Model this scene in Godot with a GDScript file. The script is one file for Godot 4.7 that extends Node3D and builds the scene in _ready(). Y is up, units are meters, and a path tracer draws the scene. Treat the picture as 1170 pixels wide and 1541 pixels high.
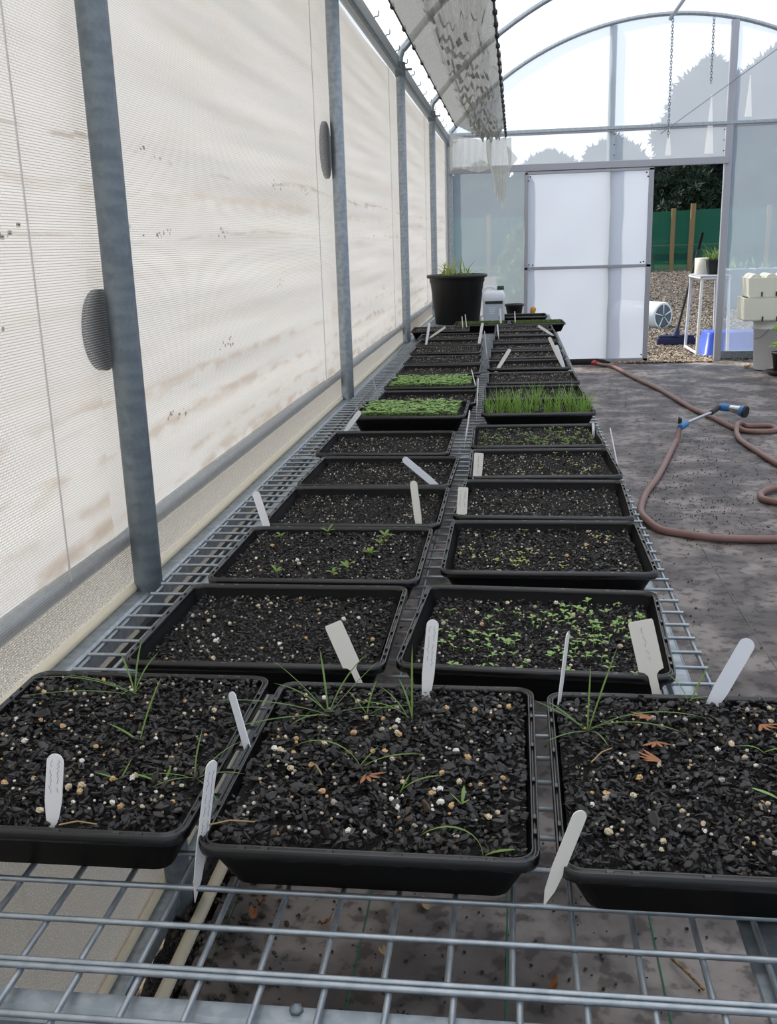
extends Node3D
# A propagation tunnel house: a long weldmesh bench of seed trays beside a roll-up fabric wall, seen towards the sliding door.
# Helper P(x, y, depth) turns "metres into the house" to Godot's -z.

var M := {}
var used := {}
var rng := RandomNumberGenerator.new()
var floor_noise := FastNoiseLite.new()
const END_Z := 10.88
const BENCH_Y := 0.73
const RIM := 0.056

func P(x: float, y: float, z: float) -> Vector3:
	return Vector3(x, y, -z)

# ---------------------------------------------------------------- names, things, parts
func numbered(n: String) -> String:
	if not used.has(n):
		used[n] = 0
		return n
	used[n] += 1
	return "%s_%03d" % [n, used[n]]

func thing(called: String, label: String, category: String, at := Vector3.ZERO, turn := 0.0, group := "") -> Node3D:
	var o := Node3D.new()
	o.name = numbered(called)
	add_child(o)
	o.position = at
	o.rotation.y = turn
	tag(o, label, category, group)
	return o

func tag(o: Node, label: String, category: String, group := "") -> void:
	o.set_meta("label", label)
	o.set_meta("category", category)
	if group != "":
		o.set_meta("group", group)

func struct(called: String, label := "") -> Node3D:
	var o := Node3D.new()
	o.name = numbered(called)
	add_child(o)
	o.set_meta("kind", "structure")
	if label != "":
		o.set_meta("label", label)
	return o

func part(parent: Node, called: String, mesh: Mesh, m: Material, at := Vector3.ZERO, basis := Basis.IDENTITY) -> MeshInstance3D:
	var o := MeshInstance3D.new()
	o.name = called
	o.mesh = mesh
	o.material_override = m
	parent.add_child(o, true)
	o.transform = Transform3D(basis, at)
	return o

func one(called: String, mesh: Mesh, m: Material, label: String, category: String, group := "", at := Vector3.ZERO) -> MeshInstance3D:
	var o := MeshInstance3D.new()
	o.name = numbered(called)
	o.mesh = mesh
	o.material_override = m
	add_child(o)
	o.position = at
	tag(o, label, category, group)
	return o

func multi(parent: Node, called: String, mesh: Mesh, m: Material, xf: Array, cols = null) -> MultiMeshInstance3D:
	var mm := MultiMesh.new()
	mm.transform_format = MultiMesh.TRANSFORM_3D
	mm.use_colors = cols != null
	mm.mesh = mesh
	mm.instance_count = xf.size()
	for i in xf.size():
		mm.set_instance_transform(i, xf[i])
		if cols != null:
			mm.set_instance_color(i, cols[i])
	return multi_of(parent, called, mm, m)

func multi_of(parent: Node, called: String, mm: MultiMesh, m: Material) -> MultiMeshInstance3D:
	var o := MultiMeshInstance3D.new()
	o.name = called
	o.multimesh = mm
	o.material_override = m
	o.set_meta("kind", "stuff")
	parent.add_child(o, true)
	return o

# ---------------------------------------------------------------- mesh builders
func begin() -> SurfaceTool:
	var st := SurfaceTool.new()
	st.begin(Mesh.PRIMITIVE_TRIANGLES)
	return st

func done(st: SurfaceTool) -> ArrayMesh:
	st.generate_normals()
	return st.commit()

func tri(st: SurfaceTool, a: Vector3, b: Vector3, c: Vector3) -> void:
	st.add_vertex(a)
	st.add_vertex(b)
	st.add_vertex(c)

func quad(st: SurfaceTool, a: Vector3, b: Vector3, c: Vector3, d: Vector3) -> void:
	tri(st, a, b, c)
	tri(st, a, c, d)

# box with chamfered edges
func cbox(st: SurfaceTool, c: Vector3, s: Vector3, b := 0.002, bas := Basis.IDENTITY) -> void:
	st.set_smooth_group(-1)
	var h := s / 2.0
	b = minf(b, minf(h.x, minf(h.y, h.z)) * 0.9)
	var ax := [Vector3.RIGHT, Vector3.UP, Vector3.BACK]
	var f := func(v: Vector3) -> Vector3: return c + bas * v
	for i in 3:
		var j := (i + 1) % 3
		var k := (i + 2) % 3
		var hi: float = h[i]
		var hj: float = h[j]
		var hk: float = h[k]
		for sg in [-1.0, 1.0]:
			var n: Vector3 = ax[i] * hi * sg
			var u: Vector3 = ax[j] * (hj - b)
			var w: Vector3 = ax[k] * (hk - b)
			if sg > 0:
				quad(st, f.call(n - u - w), f.call(n - u + w), f.call(n + u + w), f.call(n + u - w))
			else:
				quad(st, f.call(n - u - w), f.call(n + u - w), f.call(n + u + w), f.call(n - u + w))
		for sj in [-1.0, 1.0]:
			for sk in [-1.0, 1.0]:
				var l: Vector3 = ax[i] * (hi - b)
				var p: Vector3 = ax[j] * hj * sj + ax[k] * (hk - b) * sk
				var q: Vector3 = ax[j] * (hj - b) * sj + ax[k] * hk * sk
				if sj * sk > 0:
					quad(st, f.call(p - l), f.call(p + l), f.call(q + l), f.call(q - l))
				else:
					quad(st, f.call(p - l), f.call(q - l), f.call(q + l), f.call(p + l))
	for sx in [-1.0, 1.0]:
		for sy in [-1.0, 1.0]:
			for sz in [-1.0, 1.0]:
				var a := Vector3(sx * h.x, sy * (h.y - b), sz * (h.z - b))
				var d := Vector3(sx * (h.x - b), sy * h.y, sz * (h.z - b))
				var e := Vector3(sx * (h.x - b), sy * (h.y - b), sz * h.z)
				if sx * sy * sz > 0:
					tri(st, f.call(a), f.call(e), f.call(d))
				else:
					tri(st, f.call(a), f.call(d), f.call(e))

func cbox_mesh(s: Vector3, b := 0.002, c := Vector3.ZERO, bas := Basis.IDENTITY) -> ArrayMesh:
	var st := begin()
	cbox(st, c, s, b, bas)
	return done(st)

# tube through points; r is a number or one radius for each point
func tube(st: SurfaceTool, pts: Array, r, sides := 8, caps := true) -> void:
	st.set_smooth_group(0)
	var n := pts.size()
	var rings := []
	var side := Vector3.ZERO
	for i in n:
		var a: Vector3 = pts[maxi(i - 1, 0)]
		var b: Vector3 = pts[mini(i + 1, n - 1)]
		var t := (b - a).normalized()
		if side == Vector3.ZERO:
			side = t.cross(Vector3.UP if absf(t.y) < 0.9 else Vector3.RIGHT).normalized()
		side = (side - t * side.dot(t)).normalized()
		var up := side.cross(t)
		var rr: float = r[i] if r is Array else r
		var ring := []
		for k in sides:
			var an := TAU * k / sides
			ring.append(pts[i] + (side * cos(an) + up * sin(an)) * rr)
		rings.append(ring)
	for i in n - 1:
		for k in sides:
			var k2 := (k + 1) % sides
			quad(st, rings[i][k], rings[i + 1][k], rings[i + 1][k2], rings[i][k2])
	if caps:
		st.set_smooth_group(-1)
		for k in range(1, sides - 1):
			tri(st, rings[0][0], rings[0][k], rings[0][k + 1])
			tri(st, rings[n - 1][0], rings[n - 1][k + 1], rings[n - 1][k])

func tube_mesh(pts: Array, r, sides := 8) -> ArrayMesh:
	var st := begin()
	tube(st, pts, r, sides)
	return done(st)

# stacked closed loops joined to a skin
func skin(st: SurfaceTool, loops: Array, cap_first := false, cap_last := false, group := 0) -> void:
	st.set_smooth_group(group)
	for i in loops.size() - 1:
		var a: Array = loops[i]
		var b: Array = loops[i + 1]
		var n := a.size()
		for k in n:
			var k2 := (k + 1) % n
			quad(st, a[k], b[k], b[k2], a[k2])
	st.set_smooth_group(-1)
	for which in [0, 1]:
		if (which == 0 and cap_first) or (which == 1 and cap_last):
			var l: Array = loops[0] if which == 0 else loops[loops.size() - 1]
			var mid := Vector3.ZERO
			for p in l:
				mid += p
			mid /= l.size()
			for k in l.size():
				if which == 0:
					tri(st, mid, l[k], l[(k + 1) % l.size()])
				else:
					tri(st, mid, l[(k + 1) % l.size()], l[k])

func ring(y: float, r: float, n := 24, c := Vector3.ZERO, squash := 1.0) -> Array:
	var l := []
	for k in n:
		var a := TAU * k / n
		l.append(c + Vector3(cos(a) * r, y, sin(a) * r * squash))
	return l

func lathe(profile: Array, n := 24, cap_first := true, cap_last := true) -> ArrayMesh:
	var st := begin()
	var loops := []
	for p in profile:
		loops.append(ring(p.y, p.x, n))
	skin(st, loops, cap_first, cap_last)
	return done(st)

func round_rect(hx: float, hz: float, r: float, y: float, seg := 4) -> Array:
	var l := []
	for q in 4:
		var cx := (hx - r) * (1.0 if q == 0 or q == 3 else -1.0)
		var cz := (hz - r) * (1.0 if q < 2 else -1.0)
		for k in seg + 1:
			var a := PI / 2 * q + PI / 2 * k / seg
			l.append(Vector3(cx + cos(a) * r, y, cz + sin(a) * r))
	return l

# extrude a flat outline (x, y) to a thickness along z
func extrude(outline: PackedVector2Array, t: float) -> ArrayMesh:
	var st := begin()
	st.set_smooth_group(-1)
	var idx := Geometry2D.triangulate_polygon(outline)
	for i in range(0, idx.size(), 3):
		var a := outline[idx[i]]
		var b := outline[idx[i + 1]]
		var c := outline[idx[i + 2]]
		tri(st, Vector3(a.x, a.y, t / 2), Vector3(b.x, b.y, t / 2), Vector3(c.x, c.y, t / 2))
		tri(st, Vector3(a.x, a.y, -t / 2), Vector3(c.x, c.y, -t / 2), Vector3(b.x, b.y, -t / 2))
	for i in outline.size():
		var a := outline[i]
		var b := outline[(i + 1) % outline.size()]
		quad(st, Vector3(a.x, a.y, -t / 2), Vector3(b.x, b.y, -t / 2), Vector3(b.x, b.y, t / 2), Vector3(a.x, a.y, t / 2))
	return done(st)

# a smooth grid surface, f(u, v) -> point, with UVs
func sheet(nu: int, nv: int, f: Callable, uvscale := Vector2.ONE, uv2scale := Vector2.ONE) -> ArrayMesh:
	var st := begin()
	st.set_smooth_group(0)
	for j in nv + 1:
		for i in nu + 1:
			var u := float(i) / nu
			var v := float(j) / nv
			st.set_uv(Vector2(u, 1.0 - v) * uvscale)
			st.set_uv2(Vector2(u, 1.0 - v) * uv2scale)
			st.add_vertex(f.call(u, v))
	for j in nv:
		for i in nu:
			var a := j * (nu + 1) + i
			for k in [a, a + nu + 1, a + 1, a + 1, a + nu + 1, a + nu + 2]:
				st.add_index(k)
	st.generate_normals()
	return st.commit()

func spline(pts: Array, steps := 8) -> Array:
	var out := []
	var n := pts.size()
	for i in n - 1:
		var p0: Vector3 = pts[maxi(i - 1, 0)]
		var p1: Vector3 = pts[i]
		var p2: Vector3 = pts[i + 1]
		var p3: Vector3 = pts[mini(i + 2, n - 1)]
		for k in steps:
			out.append(p1.cubic_interpolate(p2, p0, p3, float(k) / steps))
	out.append(pts[n - 1])
	return out

# ---------------------------------------------------------------- materials
func mat(called: String, c: Color, rough := 0.7, metal := 0.0) -> StandardMaterial3D:
	var m := StandardMaterial3D.new()
	m.resource_name = called
	m.albedo_color = c
	m.roughness = rough
	m.metallic = metal
	m.cull_mode = BaseMaterial3D.CULL_DISABLED
	M[called] = m
	return m

func noise_tex(freq: float, ramp: Array, octaves := 4, side := 512, sd := 1, kind := FastNoiseLite.TYPE_SIMPLEX_SMOOTH) -> NoiseTexture2D:
	var n := FastNoiseLite.new()
	n.noise_type = kind
	n.frequency = freq
	n.fractal_octaves = octaves
	n.seed = sd
	var t := NoiseTexture2D.new()
	t.width = side
	t.height = side
	t.seamless = true
	t.noise = n
	if ramp.size():
		var g := Gradient.new()
		var offs := PackedFloat32Array()
		var cols := PackedColorArray()
		for r in ramp:
			offs.append(r[0])
			cols.append(r[1])
		g.offsets = offs
		g.colors = cols
		t.color_ramp = g
	return t

func noisy(called: String, ramp: Array, freq: float, scale: float, rough := 0.8, metal := 0.0, relief := 0.0, sd := 1, octaves := 4, side := 512) -> StandardMaterial3D:
	var m := mat(called, Color.WHITE, rough, metal)
	m.albedo_texture = noise_tex(freq, ramp, octaves, side, sd)
	m.uv1_triplanar = true
	m.uv1_world_triplanar = true
	m.uv1_scale = Vector3.ONE * scale
	if relief > 0.0:
		m.heightmap_enabled = true
		m.heightmap_texture = noise_tex(freq * 1.7, [], octaves, side, sd + 7)
		m.heightmap_scale = relief
	return m

func film(called: String, c: Color, alpha: float, back: Color) -> StandardMaterial3D:
	var m := mat(called, Color(c.r, c.g, c.b, alpha), 0.45)
	if alpha < 1.0:
		m.transparency = BaseMaterial3D.TRANSPARENCY_ALPHA
	m.backlight_enabled = true
	m.backlight = back
	return m

# woven insect netting: white threads round clear holes
func net_image(cells: int, px: int, thread: int, col: Color, hole_alpha: float) -> ImageTexture:
	var im := Image.create(cells * px, cells * px, false, Image.FORMAT_RGBA8)
	im.fill(Color(col.r, col.g, col.b, hole_alpha))
	for k in cells:
		im.fill_rect(Rect2i(k * px, 0, thread, cells * px), col)
		im.fill_rect(Rect2i(0, k * px, cells * px, thread), col)
	return ImageTexture.create_from_image(im)

# stains on the roll-up cloth: rusty tide marks and mould spots, as they lie on the fabric
func cloth_image(sd: int) -> ImageTexture:
	var w := 768
	var h := 512
	var im := Image.create(w, h, false, Image.FORMAT_RGB8)
	var n := FastNoiseLite.new()
	n.seed = sd
	n.frequency = 0.012
	n.fractal_octaves = 4
	var clean := Color(0.90, 0.90, 0.898)
	var tan := Color(0.72, 0.63, 0.53)
	var brown := Color(0.55, 0.45, 0.36)
	for y in h:
		var hy := 0.775 + 1.5 * (1.0 - float(y) / h)
		for x in w:
			var a := n.get_noise_2d(x * 0.16, y * 2.4)
			var b := n.get_noise_2d(x * 1.4 + 400, y * 5.0)
			var c := clean
			c = c.lerp(tan, clampf(a * 0.30 - 0.02, 0.0, 0.14))
			# tide marks along the folds where the cloth was rolled
			for tm in [[1.485, 0.007, 0.5], [1.405, 0.02, 0.22], [1.33, 0.006, 0.3], [1.02, 0.02, 0.4], [0.94, 0.025, 0.5], [0.86, 0.02, 0.45], [0.80, 0.03, 0.65]]:
				var d: float = absf(hy - tm[0] - a * 0.03) / tm[1]
				if d < 1.0:
					var k: float = (1.0 - d) * tm[2] * clampf(0.35 + b * 1.6 + a, 0.0, 1.0)
					c = c.lerp(brown if tm[1] < 0.01 else tan.lerp(brown, 0.3), k)
			im.set_pixel(x, y, c)
	# mould spots
	var r := RandomNumberGenerator.new()
	r.seed = sd * 17 + 3
	for k in 9:
		var cx := r.randi_range(20, w - 40)
		var hy2: float = [1.485, 1.485, 1.335, 1.34, 1.06, 0.95, 1.19, 1.335, 1.485][k]
		var cy := int((1.0 - (hy2 - 0.775) / 1.5) * h)
		for q in r.randi_range(4, 14):
			var sx := r.randi_range(1, 4)
			im.fill_rect(Rect2i(clampi(cx + r.randi_range(-22, 22), 0, w - 5), clampi(cy + r.randi_range(-4, 4), 0, h - 5), sx, r.randi_range(1, 2)), Color(0.32, 0.28, 0.22))
	return ImageTexture.create_from_image(im)

func make_materials() -> void:
	var galv_ramp := [[0.3, Color(0.58, 0.62, 0.65)], [0.7, Color(0.66, 0.69, 0.71)]]
	noisy("galvanised", galv_ramp, 0.02, 4.0, 0.42, 0.75, 0.0, 3)
	noisy("galvanised_dull", [[0.3, Color(0.43, 0.47, 0.50)], [0.7, Color(0.50, 0.54, 0.56)]], 0.02, 3.0, 0.55, 0.6, 0.0, 4)
	mat("pale_steel", Color(0.62, 0.63, 0.66), 0.5, 0.3)
	mat("black_plastic", Color(0.035, 0.036, 0.040), 0.55)
	mat("black_rim", Color(0.055, 0.057, 0.061), 0.27)
	noisy("pot_plastic", [[0.3, Color(0.05, 0.05, 0.054)], [0.7, Color(0.075, 0.075, 0.08)]], 0.02, 3.0, 0.5)
	M.black_plastic.metallic_specular = 0.28
	M.black_rim.metallic_specular = 0.6
	mat("white_label", Color(0.95, 0.95, 0.95), 0.45)
	mat("blue_label", Color(0.91, 0.93, 0.96), 0.45)
	mat("cream_label", Color(0.93, 0.92, 0.885), 0.5)
	mat("ink", Color(0.62, 0.62, 0.63), 0.8)
	for k in ["white_label", "blue_label", "cream_label"]:
		M[k].backlight_enabled = true
		M[k].backlight = Color(0.5, 0.5, 0.5)
	noisy("soil", [[0.3, Color(0.07, 0.062, 0.055)], [0.6, Color(0.13, 0.115, 0.105)], [0.85, Color(0.19, 0.17, 0.15)]], 0.06, 9.0, 0.9, 0.0, 0.6, 5)
	var chip := mat("bark", Color.WHITE, 0.5)
	chip.vertex_color_use_as_albedo = true
	var gritm := mat("grit", Color.WHITE, 0.6)
	gritm.vertex_color_use_as_albedo = true
	var tones := [Color(0.12, 0.116, 0.116), Color(0.15, 0.146, 0.146), Color(0.085, 0.082, 0.084), Color(0.17, 0.15, 0.138), Color(0.19, 0.186, 0.186)]
	for k in 5:
		mat("bark_%d" % k, tones[k], 0.48)
	var peb := [Color(0.88, 0.87, 0.83), Color(0.80, 0.74, 0.62), Color(0.75, 0.69, 0.58), Color(0.76, 0.62, 0.44), Color(0.66, 0.64, 0.60)]
	for k in 5:
		mat("pebble_%d" % k, peb[k], 0.55)
	mat("leaf_green", Color(0.40, 0.52, 0.22), 0.55)
	mat("seedling_green", Color(0.53, 0.66, 0.38), 0.55)
	mat("blade_green", Color(0.36, 0.48, 0.24), 0.55)
	mat("cress_green", Color(0.56, 0.69, 0.46), 0.6)
	mat("grass_green", Color(0.42, 0.60, 0.26), 0.55)
	mat("yellow_green", Color(0.62, 0.65, 0.34), 0.55)
	mat("moss_green", Color(0.33, 0.42, 0.16), 0.9)
	for k in ["leaf_green", "seedling_green", "blade_green", "cress_green", "grass_green", "yellow_green"]:
		M[k].backlight_enabled = true
		M[k].backlight = Color(0.55, 0.62, 0.3)
	mat("dry_leaf", Color(0.58, 0.38, 0.24), 0.7)
	mat("straw", Color(0.62, 0.52, 0.36), 0.8)
	# cloth, nets, films
	film("roof_film", Color(0.93, 0.94, 0.95), 1.0, Color(1, 1, 1))
	film("clear_film", Color(0.76, 0.83, 0.90), 0.42, Color(0.92, 0.97, 1))
	film("upper_film", Color(0.84, 0.88, 0.93), 0.58, Color(0.95, 0.98, 1))
	film("door_film", Color(0.82, 0.84, 0.87), 0.95, Color(0.83, 0.86, 0.90))
	var sk := film("skirt_film", Color(1, 1, 1), 0.95, Color(0.62, 0.61, 0.59))
	sk.albedo_texture = noise_tex(0.22, [[0.0, Color(0.60, 0.595, 0.58)], [0.60, Color(0.63, 0.625, 0.61)], [0.70, Color(0.68, 0.675, 0.66)], [0.78, Color(0.86, 0.86, 0.85)]], 3, 512, 44)
	sk.uv1_triplanar = true
	sk.uv1_world_triplanar = true
	sk.uv1_scale = Vector3.ONE * 3.0
	for k in 3:
		var m := film("cloth_%d" % k, Color.WHITE, 1.0, Color(1.0, 0.99, 0.97))
		m.roughness = 0.9
		m.albedo_texture = cloth_image(11 + k)
	var net := mat("insect_net", Color(1, 1, 1, 1), 0.8)
	net.transparency = BaseMaterial3D.TRANSPARENCY_ALPHA
	net.albedo_texture = net_image(8, 16, 4, Color(0.80, 0.79, 0.77, 1.0), 0.0)
	net.backlight_enabled = true
	net.backlight = Color(0.8, 0.8, 0.8)
	var sc := film("screen_cloth", Color(0.68, 0.68, 0.66), 0.88, Color(0.92, 0.92, 0.91))
	sc.roughness = 0.85
	sc.albedo_texture = screen_image()
	film("thin_cloth", Color(0.74, 0.735, 0.70), 0.74, Color(0.9, 0.9, 0.88))
	film("white_tape", Color(0.93, 0.93, 0.92), 1.0, Color(1, 1, 1))
	mat("cream_pvc", Color(0.84, 0.80, 0.70), 0.5)
	mat("plate_grey", Color(0.24, 0.27, 0.29), 0.6)
	mat("net_dark", Color(0.16, 0.17, 0.18), 0.7)
	noisy("weed_mat", [[0.30, Color(0.32, 0.295, 0.285)], [0.45, Color(0.395, 0.367, 0.355)], [0.57, Color(0.44, 0.412, 0.40)], [0.70, Color(0.55, 0.52, 0.50)]], 0.006, 0.42, 0.62, 0.0, 0.5, 21, 6, 1024)
	var wm: StandardMaterial3D = M.weed_mat
	wm.detail_enabled = true
	wm.detail_blend_mode = BaseMaterial3D.BLEND_MODE_MUL
	wm.detail_uv_layer = BaseMaterial3D.DETAIL_UV_2
	wm.uv2_triplanar = true
	wm.uv2_world_triplanar = true
	wm.uv2_scale = Vector3.ONE * 1.4
	wm.detail_albedo = noise_tex(0.02, [[0.25, Color(0.66, 0.64, 0.63)], [0.40, Color(0.95, 0.945, 0.94)], [0.7, Color(1, 1, 1)]], 5, 512, 33)
	mat("mat_line_green", Color(0.13, 0.40, 0.27), 0.8)
	mat("mat_line_white", Color(0.44, 0.44, 0.44), 0.8)
	noisy("dirt", [[0.3, Color(0.14, 0.11, 0.09)], [0.7, Color(0.29, 0.23, 0.18)]], 0.05, 4.0, 0.95, 0.0, 2.0, 6)
	noisy("gravel_ground", [[0.3, Color(0.22, 0.18, 0.145)], [0.5, Color(0.33, 0.285, 0.235)], [0.7, Color(0.46, 0.41, 0.34)]], 0.05, 0.7, 0.95, 0.0, 2.0, 8)
	noisy("pale_gravel", [[0.25, Color(0.46, 0.44, 0.40)], [0.5, Color(0.66, 0.63, 0.57)], [0.8, Color(0.80, 0.77, 0.70)]], 0.06, 3.0, 0.95, 0.0, 1.5, 9)
	noisy("lawn", [[0.3, Color(0.25, 0.34, 0.14)], [0.7, Color(0.40, 0.47, 0.22)]], 0.05, 0.6, 0.95, 0.0, 1.0, 10)
	mat("hose", Color(0.52, 0.40, 0.37), 0.5)
	mat("hose_blue", Color(0.22, 0.47, 0.68), 0.4)
	mat("chrome", Color(0.80, 0.80, 0.82), 0.22, 0.9)
	mat("jug_white", Color(0.86, 0.88, 0.92), 0.4)
	mat("jug_label", Color(0.66, 0.71, 0.76), 0.6)
	mat("label_dark", Color(0.10, 0.12, 0.12), 0.6)
	mat("cap_green", Color(0.05, 0.28, 0.17), 0.4)
	mat("red_plastic", Color(0.68, 0.10, 0.10), 0.45)
	noisy("polystyrene", [[0.3, Color(0.84, 0.84, 0.77)], [0.7, Color(0.92, 0.92, 0.86)]], 0.05, 6.0, 0.9)
	mat("bucket_white", Color(0.85, 0.85, 0.84), 0.45)
	mat("tub_blue", Color(0.16, 0.30, 0.72), 0.4)
	mat("broom_blue", Color(0.10, 0.13, 0.28), 0.6)
	mat("dark_pole", Color(0.13, 0.11, 0.12), 0.5)
	mat("roll_white", Color(0.86, 0.88, 0.88), 0.35)
	mat("roll_end", Color(0.30, 0.35, 0.38), 0.4)
	mat("white_paint", Color(0.85, 0.85, 0.84), 0.5)
	mat("cream_pot", Color(0.90, 0.88, 0.80), 0.5)
	noisy("timber", [[0.3, Color(0.42, 0.34, 0.22)], [0.7, Color(0.60, 0.50, 0.34)]], 0.03, 4.0, 0.85, 0.0, 0.5, 12)
	var fn := film("fence_net", Color(0.045, 0.21, 0.165), 0.86, Color(0.08, 0.30, 0.23))
	fn.roughness = 0.9
	mat("conifer", Color(0.13, 0.19, 0.11), 0.8)
	mat("conifer_dark", Color(0.085, 0.12, 0.085), 0.8)
	mat("hedge", Color(0.40, 0.50, 0.26), 0.8)
	noisy("tree_bark", [[0.3, Color(0.16, 0.12, 0.09)], [0.7, Color(0.28, 0.22, 0.17)]], 0.05, 3.0, 0.9)
	mat("orange_tool", Color(0.78, 0.56, 0.20), 0.5)
	mat("root_white", Color(0.72, 0.72, 0.68), 0.6)

# knitted screen: fine pale and dark stripes along the roll
func screen_image() -> ImageTexture:
	var im := Image.create(256, 64, false, Image.FORMAT_RGB8)
	var n := FastNoiseLite.new()
	n.seed = 4
	n.frequency = 0.05
	for y in 64:
		for x in 256:
			var s := 0.80 + 0.14 * sin(x * TAU / 8.0) + n.get_noise_2d(x, y) * 0.10
			im.set_pixel(x, y, Color(s, s, s * 0.98))
	return ImageTexture.create_from_image(im)

# ---------------------------------------------------------------- the house
const HOOPS := [-0.62, 1.68, 3.98, 6.28, 8.58, 10.88]
const APEX_X := 1.5
const ARC_R := 2.85
const ARC_C := 0.54
const WALL_X := -0.70

func arc_y(x: float) -> float:
	return ARC_C + sqrt(ARC_R * ARC_R - (x - APEX_X) * (x - APEX_X))

func floor_h(x: float, z: float) -> float:
	return floor_noise.get_noise_2d(x * 60.0, z * 42.0) * 0.012 + floor_noise.get_noise_2d(x * 90.0 + 90.0, z * 300.0) * 0.007

func build_floor() -> void:
	var fl := struct("floor", "grey-brown woven weed mat with dust and soil marks")
	part(fl, "weed_mat", sheet(110, 300, func(u: float, v: float):
		var x: float = lerpf(-0.60, 3.75, u)
		var z: float = lerpf(-2.6, END_Z - 0.02, v)
		return P(x, floor_h(x, z), z)), M.weed_mat)
	# lines woven into the mat
	for a in [[-0.569, true], [-0.295, true], [-0.0155, true], [0.264, true], [0.535, false], [0.803, false], [1.085, false], [1.365, false], [1.65, false]]:
		var lx: float = a[0]
		part(fl, "woven_line", sheet(1, 160, func(u: float, v: float):
			var z: float = lerpf(-0.5, 10.6, v)
			return P(lx + (u - 0.5) * 0.003 + sin(z * 1.3) * 0.004, floor_h(lx, z) + 0.0015, z)), M.mat_line_green if a[1] else M.mat_line_white)
	var so := struct("soil_strip", "loose brown soil along the foot of the fabric wall")
	so.set_meta("kind", "stuff")
	var rn := FastNoiseLite.new()
	rn.seed = 8
	rn.frequency = 1.0
	part(so, "soil_bed", sheet(10, 300, func(u: float, v: float):
		var z: float = lerpf(-1.0, END_Z, v)
		var x: float = lerpf(-0.70, -0.53, u)
		var y := -0.012 + rn.get_noise_2d(x * 14.0, z * 9.0) * 0.03 - 0.012 * u
		if u < 0.05:
			y = -0.05
		return P(x, y, z)), M.dirt)
	var xf := []
	var cols := []
	for k in 900:
		var x := -0.66 + absf(rng.randfn(0.0, 0.10))
		var z := rng.randf_range(0.9, 9.0) if k > 350 else rng.randf_range(1.3, 1.9)
		xf.append(Transform3D(Basis.from_euler(Vector3(rng.randf() * 6, rng.randf() * 6, rng.randf() * 6)).scaled(Vector3.ONE * rng.randf_range(0.003, 0.009)), P(x, floor_h(x, z) + 0.003, z)))
		var g := rng.randf_range(0.012, 0.07)
		cols.append(Color(g, g * 0.85, g * 0.68))
	multi(so, "crumbs", pebble_mesh(3), M.grit, xf, cols)
	var cr := struct("floor_crumbs", "dark potting crumbs scattered over the weed mat")
	cr.set_meta("kind", "stuff")
	xf = []
	cols = []
	var spots := [Vector2(0.95, 4.9), Vector2(1.15, 5.7), Vector2(0.85, 5.25), Vector2(1.25, 6.4), Vector2(0.9, 4.55), Vector2(0.5, 3.6), Vector2(0.1, 1.6), Vector2(-0.3, 1.5)]
	for k in 1500:
		var c: Vector2 = spots[k % spots.size()] if k < 1000 else Vector2(rng.randf_range(-0.3, 1.6), rng.randf_range(1.3, 9.0))
		var x := c.x + rng.randfn(0, 0.16)
		var z := c.y + rng.randfn(0, 0.22)
		xf.append(Transform3D(Basis.from_euler(Vector3(rng.randf() * 6, rng.randf() * 6, 0)).scaled(Vector3.ONE * rng.randf_range(0.0015, 0.0045)), P(x, floor_h(x, z) + 0.004, z)))
		var g := rng.randf_range(0.008, 0.03)
		cols.append(Color(g, g * 0.92, g * 0.85))
	multi(cr, "crumbs", pebble_mesh(4), M.grit, xf, cols)

func pipe(parent: Node, called: String, pts: Array, r, m: Material, sides := 12) -> MeshInstance3D:
	return part(parent, called, tube_mesh(pts, r, sides), m)

func build_hoops() -> void:
	for i in HOOPS.size():
		var z: float = HOOPS[i]
		var o := struct("hoop_frame", "galvanised pipe hoop with wall posts, number %d from the camera" % (i + 1) if false else "galvanised pipe hoop carrying the roof film")
		var names := ["behind the camera", "nearest in view with a round plate", "second in view", "third in view with bent crook", "fourth in view", "against the door wall"]
		o.set_meta("label", "galvanised steel hoop and wall post, " + names[i])
		for s in [-1.0, 1.0]:
			var x: float = APEX_X + s * 2.18
			pipe(o, "post", [P(x, -0.08, z), P(x, 2.30, z)], 0.026, M.galvanised_dull if i == 1 else M.galvanised, 20)
			# crook from post to arch with its bolt
			pipe(o, "crook", spline([P(x, 2.26, z), P(x, 2.36, z), P(x - s * 0.05, 2.45, z), P(x - s * 0.16, arc_y(x - s * 0.16), z)], 4), 0.021, M.galvanised)
			pipe(o, "bolt", [P(x - 0.05, 2.29, z), P(x + 0.07, 2.29, z)], 0.007, M.galvanised_dull, 6)
			pipe(o, "collar", [P(x, 2.25, z), P(x, 2.33, z)], 0.031, M.galvanised_dull, 16)
		var pts := []
		for k in 41:
			var x2: float = lerpf(-0.66, 3.66, k / 40.0)
			pts.append(P(x2, arc_y(x2), z))
		pipe(o, "arch", pts, 0.021, M.galvanised)
	# round plates on the posts
	for a in [[1.168, 1.70, 0.071], [1.655, 3.985, 0.105]]:
		var st := begin()
		skin(st, [plate(-0.732, a), plate(-0.722, a)], true, true, -1)
		one("round_plate", done(st), M.plate_grey, "dark round plate behind the netting at the nearest post" if a[1] < 2 else "dark round plate behind the second wall post", "plate")
	# ridge and eave pipes
	var rp := struct("ridge_pipe", "galvanised ridge pipe under the roof film")
	pipe(rp, "pipe", [P(APEX_X, ARC_C + ARC_R - 0.045, -2.5), P(APEX_X, ARC_C + ARC_R - 0.045, END_Z)], 0.018, M.galvanised)

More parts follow.
